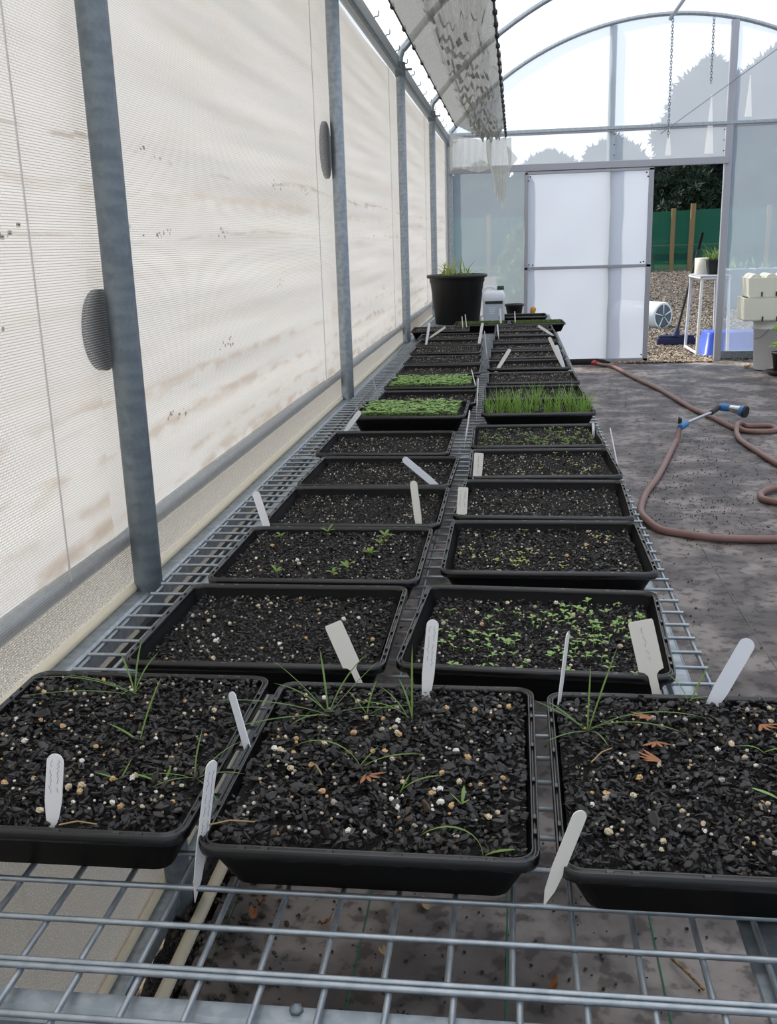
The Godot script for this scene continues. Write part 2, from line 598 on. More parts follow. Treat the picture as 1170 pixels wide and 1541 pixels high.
func plate(x: float, a: Array) -> Array:
	var l := []
	for k in 28:
		var an := TAU * k / 28
		l.append(P(x, a[0] + sin(an) * a[2], a[1] - 0.005 + cos(an) * a[2]))
	return l

func build_left_wall() -> void:
	var w := struct("wall_left", "dirty white roll-up fabric wall with netting behind the bench")
	# the roll-up cloth, one width per bay
	var bays := [[-2.6, -0.62], [-0.62, 1.68], [1.68, 3.98], [3.98, 6.28], [6.28, 8.58], [8.58, END_Z]]
	for i in bays.size():
		var b: Array = bays[i]
		part(w, "cloth_panel", sheet(46, 90, func(u: float, v: float):
			var z: float = lerpf(b[0], b[1], u)
			var y: float = lerpf(0.775, 2.285, v)
			var belly := sin(u * PI) * 0.012 + 0.004 * sin(v * 23.0 + sin(u * PI) * 2.0) * (1.0 - v) + (0.003 * sin(v * 61.0 + u * 3.0 + i) + 0.0016 * sin(v * 150.0 - u * 5.0 + i * 2.0)) * sin(u * PI)
			return P(-0.735 - belly, y, z)), M["cloth_%d" % (i % 3)])
		pipe(w, "seam_cord", [P(-0.724, 0.78, b[1] - 0.22), P(-0.724, 2.28, b[1] - 0.22)], 0.0018, M.white_paint, 5)
	pipe(w, "roller", [P(-0.745, 0.772, -2.6), P(-0.745, 0.772, END_Z)], 0.020, M.galvanised, 12)
	# netting inside the cloth, down to the rail
	part(w, "insect_net", sheet(20, 4, func(u: float, v: float): return P(-0.716, lerpf(0.69, 2.285, v), lerpf(-2.6, END_Z, u)), Vector2(13.48 / 0.034, 1.595 / 0.034)), M.insect_net)
	# waist rail with its cream locking strip, and the foot rail with the film skirt between
	for a in [[0.695, "waist"], [0.062, "foot"]]:
		var y: float = a[0]
		part(w, "rail", cbox_mesh(Vector3(0.040, 0.045, 13.45), 0.004, P(-0.690, y - 0.026, 4.14)), M.galvanised)
		pipe(w, "locking_strip", [P(-0.704, y + 0.002, -2.55), P(-0.704, y + 0.002, END_Z)], 0.0085, M.cream_pvc, 10)
	part(w, "skirt_film", sheet(120, 8, func(u: float, v: float):
		var z: float = lerpf(-2.6, END_Z, u)
		return P(-0.716 - 0.008 * sin(v * PI) * (0.6 + 0.4 * sin(z * 5.0)), lerpf(0.045, 0.68, v), z)), M.skirt_film)
	# wall plate along the top, with film hooks
	var tp := struct("beam_eave", "galvanised eave beam with small wire hooks above the cloth")
	part(tp, "beam", cbox_mesh(Vector3(0.05, 0.085, 13.45), 0.006, P(-0.71, 2.325, 4.14)), M.galvanised)
	part(tp, "lip", cbox_mesh(Vector3(0.02, 0.016, 13.45), 0.003, P(-0.678, 2.272, 4.14)), M.galvanised_dull)
	for k in 18:
		var z := 3.0 + k * 0.45
		pipe(tp, "hook", spline([P(-0.69, 2.365, z), P(-0.684, 2.374, z), P(-0.672, 2.374, z), P(-0.667, 2.384, z), P(-0.668, 2.398, z)], 3), 0.0032, M.galvanised_dull, 6)
	# pale pipe lying along the foot of the wall
	var fp := thing("floor_pipe", "cream plastic pipe lying along the foot of the wall", "pipe")
	pipe(fp, "pipe", [P(-0.622, 0.012, 0.5), P(-0.628, 0.014, 4.0), P(-0.622, 0.012, 7.0)], 0.013, M.cream_pvc, 12)

func build_roof_and_far_walls() -> void:
	var c := struct("ceiling", "milky white curved plastic roof film")
	part(c, "roof_film", sheet(48, 20, func(u: float, v: float):
		var x: float = lerpf(-0.735, 3.735, u)
		return P(x, arc_y(clampf(x, -0.72, 3.72)) + 0.026, lerpf(-2.6, END_Z + 0.06, v))), M.roof_film)
	var r := struct("wall_right", "milky plastic film wall on the far side of the path")
	part(r, "film", sheet(4, 20, func(u: float, v: float): return P(3.73, lerpf(-0.05, 2.40, u), lerpf(-2.6, END_Z + 0.06, v))), M.roof_film)
	var b := struct("wall_back", "milky plastic film wall behind the camera")
	part(b, "film", sheet(30, 6, func(u: float, v: float):
		var x: float = lerpf(-0.735, 3.735, u)
		return P(x, lerpf(-0.05, arc_y(clampf(x, -0.72, 3.72)) + 0.02, v), -2.6)), M.roof_film)

func flat_film(parent: Node, called: String, x0: float, x1: float, y0, y1, z: float, m: Material) -> void:
	part(parent, called, sheet(24, 16, func(u: float, v: float):
		var x: float = lerpf(x0, x1, u)
		var lo: float = y0
		var hi: float = y1 if y1 != null else arc_y(x)
		var y: float = lerpf(lo, hi, v)
		return P(x, y, z + 0.004 * sin(x * 9.0 + y * 3.0) * sin(y * 11.0))), m)

func build_end_wall() -> void:
	var w := struct("wall_end", "hazy clear film end wall on a galvanised frame")
	var z := END_Z
	flat_film(w, "film_panel", -0.70, 3.70, 2.36, null, z, M.upper_film)
	flat_film(w, "film_panel", -0.70, 2.10, 2.03, 2.36, z, M.upper_film)
	flat_film(w, "film_panel", -0.70, 0.11, 0.05, 2.03, z, M.clear_film)
	flat_film(w, "film_panel", 2.10, 3.70, 0.09, 2.36, z, M.clear_film)
	var bar := func(called: String, x0: float, x1: float, y0: float, y1: float, dz: float, depth: float, m: Material):
		part(w, called, cbox_mesh(Vector3(x1 - x0, y1 - y0, depth), 0.004, P((x0 + x1) / 2, (y0 + y1) / 2, z + dz)), m)
	bar.call("head_beam", -0.70, 2.12, 1.975, 2.045, -0.03, 0.05, M.pale_steel)
	bar.call("upper_rail", -0.70, 3.70, 2.345, 2.378, -0.02, 0.035, M.galvanised)
	bar.call("locking_strip", -0.70, 3.70, 2.325, 2.343, -0.015, 0.02, M.pale_steel)
	bar.call("jamb", 2.085, 2.155, -0.02, arc_y(2.12) - 0.02, 0.0, 0.06, M.pale_steel)
	bar.call("mid_post", 0.925, 0.995, 0.0, arc_y(0.96) - 0.02, 0.035, 0.05, M.galvanised)
	bar.call("corner_post", -0.735, -0.66, -0.02, 2.36, 0.03, 0.06, M.galvanised)
	bar.call("stile", 0.085, 0.125, 0.0, 1.96, 0.02, 0.04, M.pale_steel)
	bar.call("sill", 2.15, 3.72, 0.02, 0.10, 0.0, 0.05, M.galvanised_dull)
	bar.call("sill", -0.70, 0.10, 0.0, 0.06, 0.0, 0.05, M.galvanised_dull)
	# self-drilling screws along the frame
	for s in [[0.99, 2.10], [0.99, 2.2], [0.99, 2.3], [2.07, 2.1], [2.07, 2.2], [2.07, 2.3]]:
		pipe(w, "screw", [P(s[0], s[1], z - 0.012), P(s[0], s[1], z - 0.03)], 0.006, M.net_dark, 6)
	# dripping ends of sealing tape
	for t in [[2.285, 2.407, 2.79, 0.035], [1.925, 2.075, 2.62, 0.045], [1.526, 2.075, 2.36, 0.03]]:
		var ti := one("tape_wedge", extrude(PackedVector2Array([Vector2(-t[3], 0), Vector2(t[3], 0), Vector2(0.004, t[2] - t[1]), Vector2(-0.004, t[2] - t[1])]), 0.002), M.white_tape, {2.285: "tapering white tape strip right of the door jamb", 1.925: "longest tapering white tape strip above the doorway", 1.526: "short tapering white tape strip above the door edge"}[t[0]], "tape", "tape strips on the end film", P(t[0], t[1], z - 0.03))
		ti.set_meta("kind", "thing")
	# sliding door
	var d := struct("door_1", "white translucent sliding door in a pale steel frame")
	var zd := z - 0.035
	flat_film(d, "upper_panel", 0.12, 1.36, 1.0, 1.95, zd + 0.022, M.door_film)
	flat_film(d, "lower_panel", 0.12, 1.36, 0.02, 1.0, zd + 0.022, M.door_film)
	var rail := func(called: String, x0: float, x1: float, y0: float, y1: float):
		part(d, called, cbox_mesh(Vector3(x1 - x0, y1 - y0, 0.03), 0.004, P((x0 + x1) / 2, (y0 + y1) / 2, zd)), M.pale_steel)
	rail.call("door_stile", 0.095, 0.128, 0.0, 1.965)
	rail.call("door_stile", 1.345, 1.395, 0.0, 1.965)
	rail.call("top_rail", 0.095, 1.395, 1.94, 1.97)
	rail.call("middle_rail", 0.095, 1.395, 0.985, 1.017)
	rail.call("bottom_rail", 0.095, 1.395, 0.0, 0.045)
	for s in [[0.15, 1.92], [0.13, 1.88], [0.14, 1.04], [0.18, 1.035], [1.32, 1.92], [1.335, 1.88], [1.32, 1.04], [1.29, 1.035], [1.33, 0.08]]:
		pipe(d, "screw", [P(s[0], s[1], zd - 0.005), P(s[0], s[1], zd - 0.022)], 0.008, M.net_dark, 6)
	# chains hanging from the end arch, guy wire
	for a in [[1.507, 3.36, 2.25, "hanging steel chain nearer the door, short links"], [1.895, 3.30, 2.72, "hanging steel chain nearer the jamb, short links"]]:
		var st := begin()
		var y: float = a[1]
		var k := 0
		while y > a[2]:
			var pts := []
			for q in 9:
				var an := TAU * q / 8
				var o := Vector3(cos(an) * 0.010, sin(an) * 0.019, 0)
				if k % 2:
					o = Vector3(0, o.y, o.x)
				pts.append(P(a[0], y, z - 0.12) + o)
			tube(st, pts, 0.0035, 5, false)
			y -= 0.027
			k += 1
		one("chain", done(st), M.galvanised_dull, a[3], "chain", "chains at the end arch")
	one("guy_wire", tube_mesh([P(2.62, 3.08, z - 0.06), P(1.44, 2.28, z - 0.06)], 0.004, 5), M.galvanised_dull, "thin slanting guy wire across the upper end film", "wire")

# bunched shade screen along the eave, with its loose tail
func build_screen() -> void:
	var o := thing("shade_screen", "grey knitted shade screen bunched up along the eave", "screen")
	var n := FastNoiseLite.new()
	n.seed = 14
	n.frequency = 1.0
	n.fractal_octaves = 3
	part(o, "gathered_cloth", sheet(150, 300, func(u: float, v: float):
		var z: float = lerpf(2.0, 10.45, v)
		var x: float = lerpf(-0.60, -0.10, u)
		var base: float = lerpf(2.42, 2.30, u) - 0.05 * sin(u * PI)
		var f := smoothstep(0.22, 0.5, u)
		var fold := sin(u * 84.0 + n.get_noise_2d(u * 1.5, z * 0.5) * 7.0) * 0.015 * f
		var drape := n.get_noise_2d(u * 7.0, z * 0.55) * 0.055 * f
		var scallop := -absf(sin(z * PI / 0.42)) * 0.05 * f * sin(u * PI)
		var side := 0.0
		if u > 0.9:
			side = (u - 0.9) * 10.0
		return P(x + n.get_noise_2d(z * 1.2, u * 3.0) * 0.02 * f, base + fold + drape + scallop + side * 0.09, z), Vector2(6.0, 30.0)), M.screen_cloth)
	pipe(o, "support_wire", [P(-0.605, 2.425, 1.5), P(-0.605, 2.425, 10.8)], 0.006, M.net_dark, 6)
	pipe(o, "support_wire", [P(-0.095, 2.33, 1.5), P(-0.105, 2.29, 10.8)], 0.006, M.net_dark, 6)
	for k in 30:
		var z := 2.6 + k * 0.27
		part(o, "clip", lathe([Vector2(0.004, -0.016), Vector2(0.012, -0.008), Vector2(0.012, 0.008), Vector2(0.004, 0.016)], 8), M.net_dark, P(-0.098, 2.325 - 0.004 * k * 0.27, z))
		if k % 2 == 0:
			part(o, "clip", lathe([Vector2(0.004, -0.016), Vector2(0.012, -0.008), Vector2(0.012, 0.008), Vector2(0.004, 0.016)], 8), M.net_dark, P(-0.605, 2.425, z))
	part(o, "end_flap", sheet(60, 16, func(u: float, v: float):
		var x: float = lerpf(-0.66, -0.24, u)
		var top: float = lerpf(2.33, 2.25, u)
		var y: float = lerpf(top, 1.985 + 0.02 * sin(u * 7.0), v)
		return P(x, y, 10.48 + 0.03 * sin(u * 38.0 + v * 1.2) * (0.4 + 0.6 * v))), M.thin_cloth)
	part(o, "tail", sheet(40, 24, func(u: float, v: float):
		var wdt := 0.25 * (1.0 - 0.5 * smoothstep(0.25, 0.9, v))
		var x := -0.17 + 0.02 * v + (u - 0.5) * wdt
		var y: float = lerpf(2.27, 1.63 + absf(u - 0.62) * 0.20 + 0.02 * sin(u * 30.0), v)
		return P(x, y, 10.42 + 0.035 * sin(u * 24.0 + v * 1.5))), M.thin_cloth)
	part(o, "corner_flap", sheet(12, 8, func(u: float, v: float):
		var a := Vector2(-0.09, 2.20).lerp(Vector2(-0.06, 1.97), v)
		var b := Vector2(0.02, 2.075)
		var p := a.lerp(b, u)
		return P(p.x, p.y, 10.44 - 0.04 * sin(u * PI))), M.thin_cloth)

# ---------------------------------------------------------------- the bench
func build_bench() -> void:
	var o := thing("mesh_bench", "long galvanised weldmesh bench carrying all the seed trays", "bench", Vector3.ZERO)
	var y := BENCH_Y - 0.0045
	var z1 := 7.95
	var long_front := tube_mesh([P(0, 0, -0.25), P(0, 0, 0.650)], 0.0028, 8)
	var long_back := tube_mesh([P(0, 0, 0.657), P(0, 0, z1)], 0.0028, 8)
	for k in 18:
		var x := -0.62 + k * 0.0516
		part(o, "long_wire", long_back, M.galvanised, Vector3(x, y, 0))
		part(o, "long_wire", long_front, M.galvanised, Vector3(x + 0.006, y, 0))
	var cross := tube_mesh([P(-0.623, 0, 0), P(0.262, 0, 0)], 0.0028, 8)
	var z := 0.657
	while z < z1:
		part(o, "cross_wire", cross, M.galvanised, P(0, y + 0.0045, z))
		z += 0.0522
	z = 0.650
	while z > -0.25:
		part(o, "cross_wire", cross, M.galvanised, P(0, y + 0.0045, z))
		z -= 0.0522
	# frame of angle and channel
	for x in [-0.542, 0.215]:
		part(o, "side_rail", cbox_mesh(Vector3(0.042, 0.004, 8.2), 0.0015, P(x, y - 0.008, 3.85)), M.galvanised)
		part(o, "side_rail", cbox_mesh(Vector3(0.004, 0.04, 8.2), 0.0015, P(x + (0.021 if x > 0 else -0.021), y - 0.026, 3.85)), M.galvanised)
	part(o, "edge_strip", cbox_mesh(Vector3(0.034, 0.02, 8.2), 0.002, P(-0.588, y - 0.03, 3.85)), M.black_plastic)
	for zz in [0.630, 2.75, 4.9, 7.05]:
		var st := begin()
		st.set_smooth_group(0)
		# rounded top bar of the cross frame
		cbox(st, P(-0.19, y - 0.033, zz), Vector3(0.90, 0.05, 0.034), 0.009)
		part(o, "cross_bar", done(st), M.galvanised)
		if zz < 1.0:
			for bx in [-0.17, 0.07]:
				part(o, "bolt", lathe([Vector2(0.003, 0), Vector2(0.006, 0.001), Vector2(0.0055, 0.004), Vector2(0.002, 0.006)], 6), M.galvanised_dull, P(bx, y - 0.009, zz + 0.004))
		for x in [-0.52, 0.17]:
			part(o, "leg", cbox_mesh(Vector3(0.04, y - 0.05, 0.04), 0.004, P(x, (y - 0.06) / 2, zz + 0.03)), M.galvanised_dull)

# ---------------------------------------------------------------- trays
var shell_mesh: ArrayMesh
var rim_mesh: ArrayMesh
var foot_mesh: ArrayMesh
var chip_meshes := []
var grit_mesh: ArrayMesh
var chip_sets := {}
const TL := 0.346
const TS := 0.306

func pebble_mesh(sd: int) -> ArrayMesh:
	var r := RandomNumberGenerator.new()
	r.seed = sd
	var st := begin()
	var loops := []
	for i in 4:
		var a := -PI / 2 + PI * (i + 0.5) / 4
		var l := []
		for k in 6:
			var b := TAU * k / 6 + i * 0.4
			var q := r.randf_range(0.68, 1.2)
			l.append(Vector3(cos(a) * cos(b) * q, sin(a) * 0.72 * q, cos(a) * sin(b) * q * 0.8))
		loops.append(l)
	skin(st, loops, true, true, -1)
	return done(st)

func chip_mesh(sd: int) -> ArrayMesh:
	var r := RandomNumberGenerator.new()
	r.seed = sd
	var st := begin()
	var a := []
	var b := []
	var c := []
	for k in 6:
		var an := TAU * k / 6 + r.randf_range(-0.35, 0.35)
		var q := r.randf_range(0.65, 1.1)
		var p := Vector3(cos(an) * q, 0, sin(an) * q * 0.62)
		a.append(p * 0.85 + Vector3(0, -0.16, 0))
		b.append(p + Vector3(0, 0.05 + r.randf_range(-0.06, 0.06), 0))
		c.append(p * 0.72 + Vector3(0, 0.17 + r.randf_range(-0.05, 0.05), 0))
	skin(st, [a, b, c], false, true, -1)
	return done(st)

func make_tray_meshes() -> void:
	var hx := TL / 2
	var hz := TS / 2
	var lp := func(inset: float, y: float, r: float) -> Array: return round_rect(hx - inset, hz - inset, r, y)
	var st := begin()
	skin(st, [lp.call(0.028, 0.005, 0.014), lp.call(0.026, 0.0025, 0.015), lp.call(0.0066, 0.047, 0.016)], true, false)
	skin(st, [lp.call(0.0080, 0.050, 0.015), lp.call(0.0095, 0.044, 0.015), lp.call(0.027, 0.007, 0.012)], false, true)
	shell_mesh = done(st)
	st = begin()
	# a rolled rim: two ridges with a channel between, skirt outside
	skin(st, [lp.call(0.0066, 0.047, 0.016), lp.call(0.0004, 0.0445, 0.020), lp.call(0.0, 0.047, 0.020), lp.call(0.0002, 0.0552, 0.020), lp.call(0.0012, RIM, 0.019), lp.call(0.0022, 0.0552, 0.018), lp.call(0.0027, 0.0525, 0.018), lp.call(0.0052, 0.0523, 0.017), lp.call(0.0056, 0.0552, 0.017), lp.call(0.0066, RIM, 0.016), lp.call(0.0076, 0.0550, 0.015), lp.call(0.0080, 0.050, 0.015)], false, false)
	# bridges across the channel
	for s in [-1.0, 1.0]:
		for k in [-0.36, -0.29, -0.1, 0.1, 0.29, 0.36]:
			cbox(st, Vector3(k * TL, 0.0538, s * (hz - 0.0040)), Vector3(0.007, 0.0042, 0.0036), 0.0006)
			cbox(st, Vector3(s * (hx - 0.0040), 0.0538, k * TS), Vector3(0.0036, 0.0042, 0.007), 0.0006)
	rim_mesh = done(st)
	foot_mesh = lathe([Vector2(0.007, 0.006), Vector2(0.0068, -0.001), Vector2(0.005, -0.004), Vector2(0.002, -0.0045)], 8)
	chip_meshes = [chip_mesh(1), chip_mesh(2), chip_mesh(3), chip_mesh(4)]
	grit_mesh = pebble_mesh(9)

func chip_xf(hx: float, hz: float, y: float, lo: float, hi: float, relief: float) -> Transform3D:
	var s := lerpf(lo, hi, pow(rng.randf(), 1.6)) * (1.0 if rng.randf() > 0.05 else 1.5)
	var tilt := 0.45
	var b := Basis.from_euler(Vector3(rng.randfn(0, tilt), rng.randf() * TAU, rng.randfn(0, tilt))).scaled(Vector3(s, s * rng.randf_range(0.7, 1.5), s))
	return Transform3D(b, Vector3(rng.randf_range(-hx, hx), y + rng.randf_range(-0.004, relief), rng.randf_range(-hz, hz)))

func chip_col() -> Color:
	var g := 0.004 + 0.022 * pow(rng.randf(), 1.5)
	if rng.randf() < 0.05:
		return Color(0.055, 0.038, 0.026)
	return Color(g * 1.03, g, g * 0.98)

func grit_col() -> Color:
	var c: Color = [Color(0.70, 0.68, 0.60), Color(0.56, 0.48, 0.33), Color(0.42, 0.37, 0.27), Color(0.50, 0.34, 0.19), Color(0.30, 0.28, 0.25), Color(0.62, 0.58, 0.47)][rng.randi() % 6]
	return c * rng.randf_range(0.6, 1.05)

# shared fill: two meshes of chips and one of grit; key is the kind of mix
func fill_set(key: String, n: int, grit: int, lo: float, hi: float, relief: float, edge := 0.019) -> Array:
	if chip_sets.has(key):
		return chip_sets[key]
	var res := []
	for q in 2:
		var mm := MultiMesh.new()
		mm.transform_format = MultiMesh.TRANSFORM_3D
		mm.use_colors = true
		mm.mesh = chip_meshes[q * 2 + (key.hash() % 2)]
		mm.instance_count = n / 2
		for i in n / 2:
			mm.set_instance_transform(i, chip_xf(TL / 2 - edge, TS / 2 - edge, 0.0, lo, hi, relief))
			mm.set_instance_color(i, chip_col())
		res.append(mm)
	var g := MultiMesh.new()
	g.transform_format = MultiMesh.TRANSFORM_3D
	g.use_colors = true
	g.mesh = grit_mesh
	g.instance_count = grit
	for i in grit:
		var s := rng.randf_range(0.0011, 0.0024)
		g.set_instance_transform(i, Transform3D(Basis.from_euler(Vector3(rng.randf() * 6, rng.randf() * 6, 0)).scaled(Vector3.ONE * s), Vector3(rng.randf_range(-TL / 2 + 0.024, TL / 2 - 0.024), relief * 0.75 + rng.randf_range(-0.001, 0.003), rng.randf_range(-TS / 2 + 0.024, TS / 2 - 0.024))))
		g.set_instance_color(i, grit_col())
	res.append(g)
	chip_sets[key] = res
	return res

# fill: height of the soil above the tray floor. turn: about the vertical. mix: which shared fill
func tray(label: String, x: float, z: float, turn: float, fill: float, mix: String, y := BENCH_Y + 0.003, tilt := 0.0) -> Node3D:
	var t := thing("seed_tray", label, "seed tray", P(x, y, z), turn, "seed trays on the bench")
	t.rotation.x = tilt
	var sh := part(t, "shell", shell_mesh, M.black_plastic)
	part(t, "rim", rim_mesh, M.black_rim)
	for i in 4:
		for j in 2:
			part(sh, "foot", foot_mesh, M.black_plastic, Vector3(lerpf(-0.125, 0.125, i / 3.0), 0.0035, (j - 0.5) * 0.23))
	var so := part(t, "soil", sheet(12, 12, func(u: float, v: float): return Vector3((u - 0.5) * (TL - 0.022 - (0.05 - fill) * 0.8), fill - 0.004 + 0.002 * sin(u * 9.0 + x * 30.0) * sin(v * 7.0), (v - 0.5) * (TS - 0.022 - (0.05 - fill) * 0.8))), M.soil)
	var sets: Array
	if mix == "coarse":
		sets = fill_set("coarse_" + label, 4200, 110, 0.0026, 0.0064, 0.010, 0.0125)
	elif mix == "medium":
		sets = fill_set("medium_" + label, 3600, 130, 0.0022, 0.0046, 0.007)
	else:
		sets = fill_set(mix, 3000, 190, 0.0020, 0.0040, 0.006)
	for q in 3:
		var mi := multi_of(so, ["chips", "chips", "grit"][q], sets[q], M.bark if q < 2 else M.grit)
		mi.position = Vector3(0, fill, 0)
	return t

# single pieces of bark and pebbles that can be told apart in the near trays
func loose_pieces(t: Node3D, fill: float, chips: int, pebbles: int, lo: float, hi: float, relief: float) -> void:
	var so: Node = t.get_node("soil")
	for k in chips:
		var tr := chip_xf(TL / 2 - 0.024, TS / 2 - 0.024, fill, lo, hi, relief)
		tr.origin.y = fill + relief + rng.randf_range(-0.001, 0.002)
		part(so, "bark_chip", chip_meshes[k % 4], M["bark_%d" % (k % 5)], tr.origin, tr.basis)
	for k in pebbles:
		var s := 0.0017 + 0.0027 * pow(rng.randf(), 2.0)
		part(so, "pebble", grit_mesh, M["pebble_%d" % (rng.randi() % 5)], Vector3(rng.randf_range(-TL / 2 + 0.026, TL / 2 - 0.026), fill + relief + rng.randf_range(-0.0005, 0.003), rng.randf_range(-TS / 2 + 0.026, TS / 2 - 0.026)), Basis.from_euler(Vector3(rng.randf() * 6, rng.randf() * 6, 0)).scaled(Vector3.ONE * s))

# a grass blade: a folded, tapering ribbon that droops; az direction, lean from upright
func blade(st: SurfaceTool, from: Vector3, az: float, lean: float, length: float, width: float, droop: float, n := 8) -> void:
	st.set_smooth_group(0)
	var p := from
	var ang := lean
	var side := Vector3(-sin(az), 0, cos(az))
	var prev := []
	for i in n + 1:
		var t := float(i) / n
		var dir := Vector3(cos(az) * sin(ang), cos(ang), sin(az) * sin(ang))
		var nor := dir.cross(side)
		var w := width * (0.55 + 0.9 * t) * (1.0 - pow(t, 3.0)) + 0.0001
		var cur := [p - side * w + nor * w * 0.45, p, p + side * w + nor * w * 0.45]
		if i > 0:
			quad(st, prev[0], cur[0], cur[1], prev[1])
			quad(st, prev[1], cur[1], cur[2], prev[2])
		prev = cur
		p += dir * (length / n)
		ang += droop / n

# a plant of single blades: thing part "weed" with sub-parts "blade"
func weed(t: Node3D, at: Vector3, blades: Array, m: Material) -> void:
	var o := Node3D.new()
	o.name = "grass_weed"
	t.add_child(o, true)
	o.transform = t.transform.affine_inverse() * Transform3D(Basis.IDENTITY, at)
	for b in blades:
		var st := begin()
		blade(st, Vector3(rng.randfn(0, 0.0015), -0.004, rng.randfn(0, 0.0015)), b[0], b[1], b[2], b[3] if b.size() > 3 else 0.0012, b[4] if b.size() > 4 else 0.8, 9)
		part(o, "blade", done(st), m)

# a cotyledon pair, with a stem
func seedling_mesh(sd: int, leaves: int, long: float, wide: float, tall: float) -> ArrayMesh:
	var r := RandomNumberGenerator.new()
	r.seed = sd
	var st := begin()
	tube(st, [Vector3(0, -0.004, 0), Vector3(0.0006, tall, 0)], 0.0006, 4)
	for k in leaves:
		var az := TAU * k / leaves + r.randf_range(-0.4, 0.4)
		var up := r.randf_range(0.25, 0.8)
		var d := Vector3(cos(az) * cos(up), sin(up), sin(az) * cos(up))
		var s := Vector3(-sin(az), 0, cos(az))
		var ln := long * r.randf_range(0.8, 1.15)
		var o := Vector3(0.0006, tall - k * 0.0005, 0)
		st.set_smooth_group(0)
		var prev := []
		for i in 5:
			var t := i / 4.0
			var w: float = wide * [0.25, 0.85, 1.0, 0.75, 0.08][i]
			var c := o + d * ln * t - Vector3(0, ln * 0.25 * t * t, 0)
			var cur := [c - s * w + Vector3(0, w * 0.3, 0), c, c + s * w + Vector3(0, w * 0.3, 0)]
			if i:
				quad(st, prev[0], cur[0], cur[1], prev[1])
				quad(st, prev[1], cur[1], cur[2], prev[2])
			prev = cur
	return done(st)

# plant label stakes
func stake_outline(kind: String, w: float, l: float) -> PackedVector2Array:
	var p := PackedVector2Array()
	if kind == "round":       # long strip, rounded head, pointed foot
		p.append(Vector2(0, -0.0))
		p.append(Vector2(w * 0.36, l * 0.16))
		p.append(Vector2(w * 0.5, l * 0.4))
		for k in 9:
			var a := PI * k / 8
			p.append(Vector2(cos(a) * w / 2, l - w / 2 + sin(a) * w / 2))
		p.append(Vector2(-w * 0.5, l * 0.4))
		p.append(Vector2(-w * 0.36, l * 0.16))
	elif kind == "t":         # wide head on a narrow stem
		for v in [[0.0, 0.0], [0.17, 0.12], [0.17, 0.40], [0.30, 0.44], [0.5, 0.46], [0.5, 0.97], [0.46, 1.0], [-0.46, 1.0], [-0.5, 0.97], [-0.5, 0.46], [-0.30, 0.44], [-0.17, 0.40], [-0.17, 0.12]]:
			p.append(Vector2(v[0] * w, v[1] * l))
	else:                      # square-headed strip
		for v in [[0.0, 0.0], [0.45, 0.15], [0.5, 0.97], [0.44, 1.0], [-0.44, 1.0], [-0.5, 0.97], [-0.45, 0.15]]:
			p.append(Vector2(v[0] * w, v[1] * l))
	return p

# top, foot: world points; face: which way the flat side looks (radians about the stake; 0 faces the camera end)
func stake(label: String, kind: String, w: float, top: Vector3, at: Vector3, face: float, m: Material, writing := 0, bury := 0.03, bend := 0.0) -> void:
	var up := (top - at).normalized()
	var foot := at - up * bury
	var l := (top - foot).length()
	var fwd := Vector3(sin(face), 0, cos(face))
	var x := up.cross(fwd).normalized()
	var zz := x.cross(up).normalized()
	var t := thing("plant_label", label, "plant label", foot, 0.0, "plant labels in the trays")
	t.basis = Basis(x, up, zz)
	var mesh := extrude(stake_outline(kind, w, l), 0.0011)
	part(t, "strip", mesh, m)
	if writing > 0:
		var r := RandomNumberGenerator.new()
		r.seed = label.hash()
		var st := begin()
		for q in writing:
			# pencilled scrawl running along the strip
			var cx := (q - (writing - 1) / 2.0) * w * 0.42
			var y := l * 0.93
			var pts := []
			while y > l * (0.50 if kind != "t" else 0.56):
				pts.append(Vector3(cx + r.randf_range(-1, 1) * w * 0.085, y, 0.0008))
				y -= r.randf_range(0.0008, 0.0024)
				if r.randf() < 0.10 and pts.size() > 3:
					tube(st, pts, 0.00022, 4)
					pts = []
					y -= 0.002
			if pts.size() > 2:
				tube(st, pts, 0.00022, 4)
		part(t, "handwriting", done(st), M.ink)

func scatter_seedlings(t: Node3D, called: String, n: int, fill: float, meshes: Array, m: Material, lo: float, hi: float, clumps: Array, spread: float) -> void:
	for k in n:
		var x := rng.randf_range(-0.145, 0.145)
		var z := rng.randf_range(-0.125, 0.125)
		if clumps.size() and rng.randf() < 0.75:
			var c: Vector2 = clumps[rng.randi() % clumps.size()]
			x = clampf(c.x + rng.randfn(0, spread), -0.148, 0.148)
			z = clampf(c.y + rng.randfn(0, spread), -0.128, 0.128)
		part(t, called, meshes[k % meshes.size()], m, Vector3(x, fill + 0.006, z), Basis(Vector3.UP, rng.randf() * TAU).scaled(Vector3.ONE * rng.randf_range(lo, hi)))

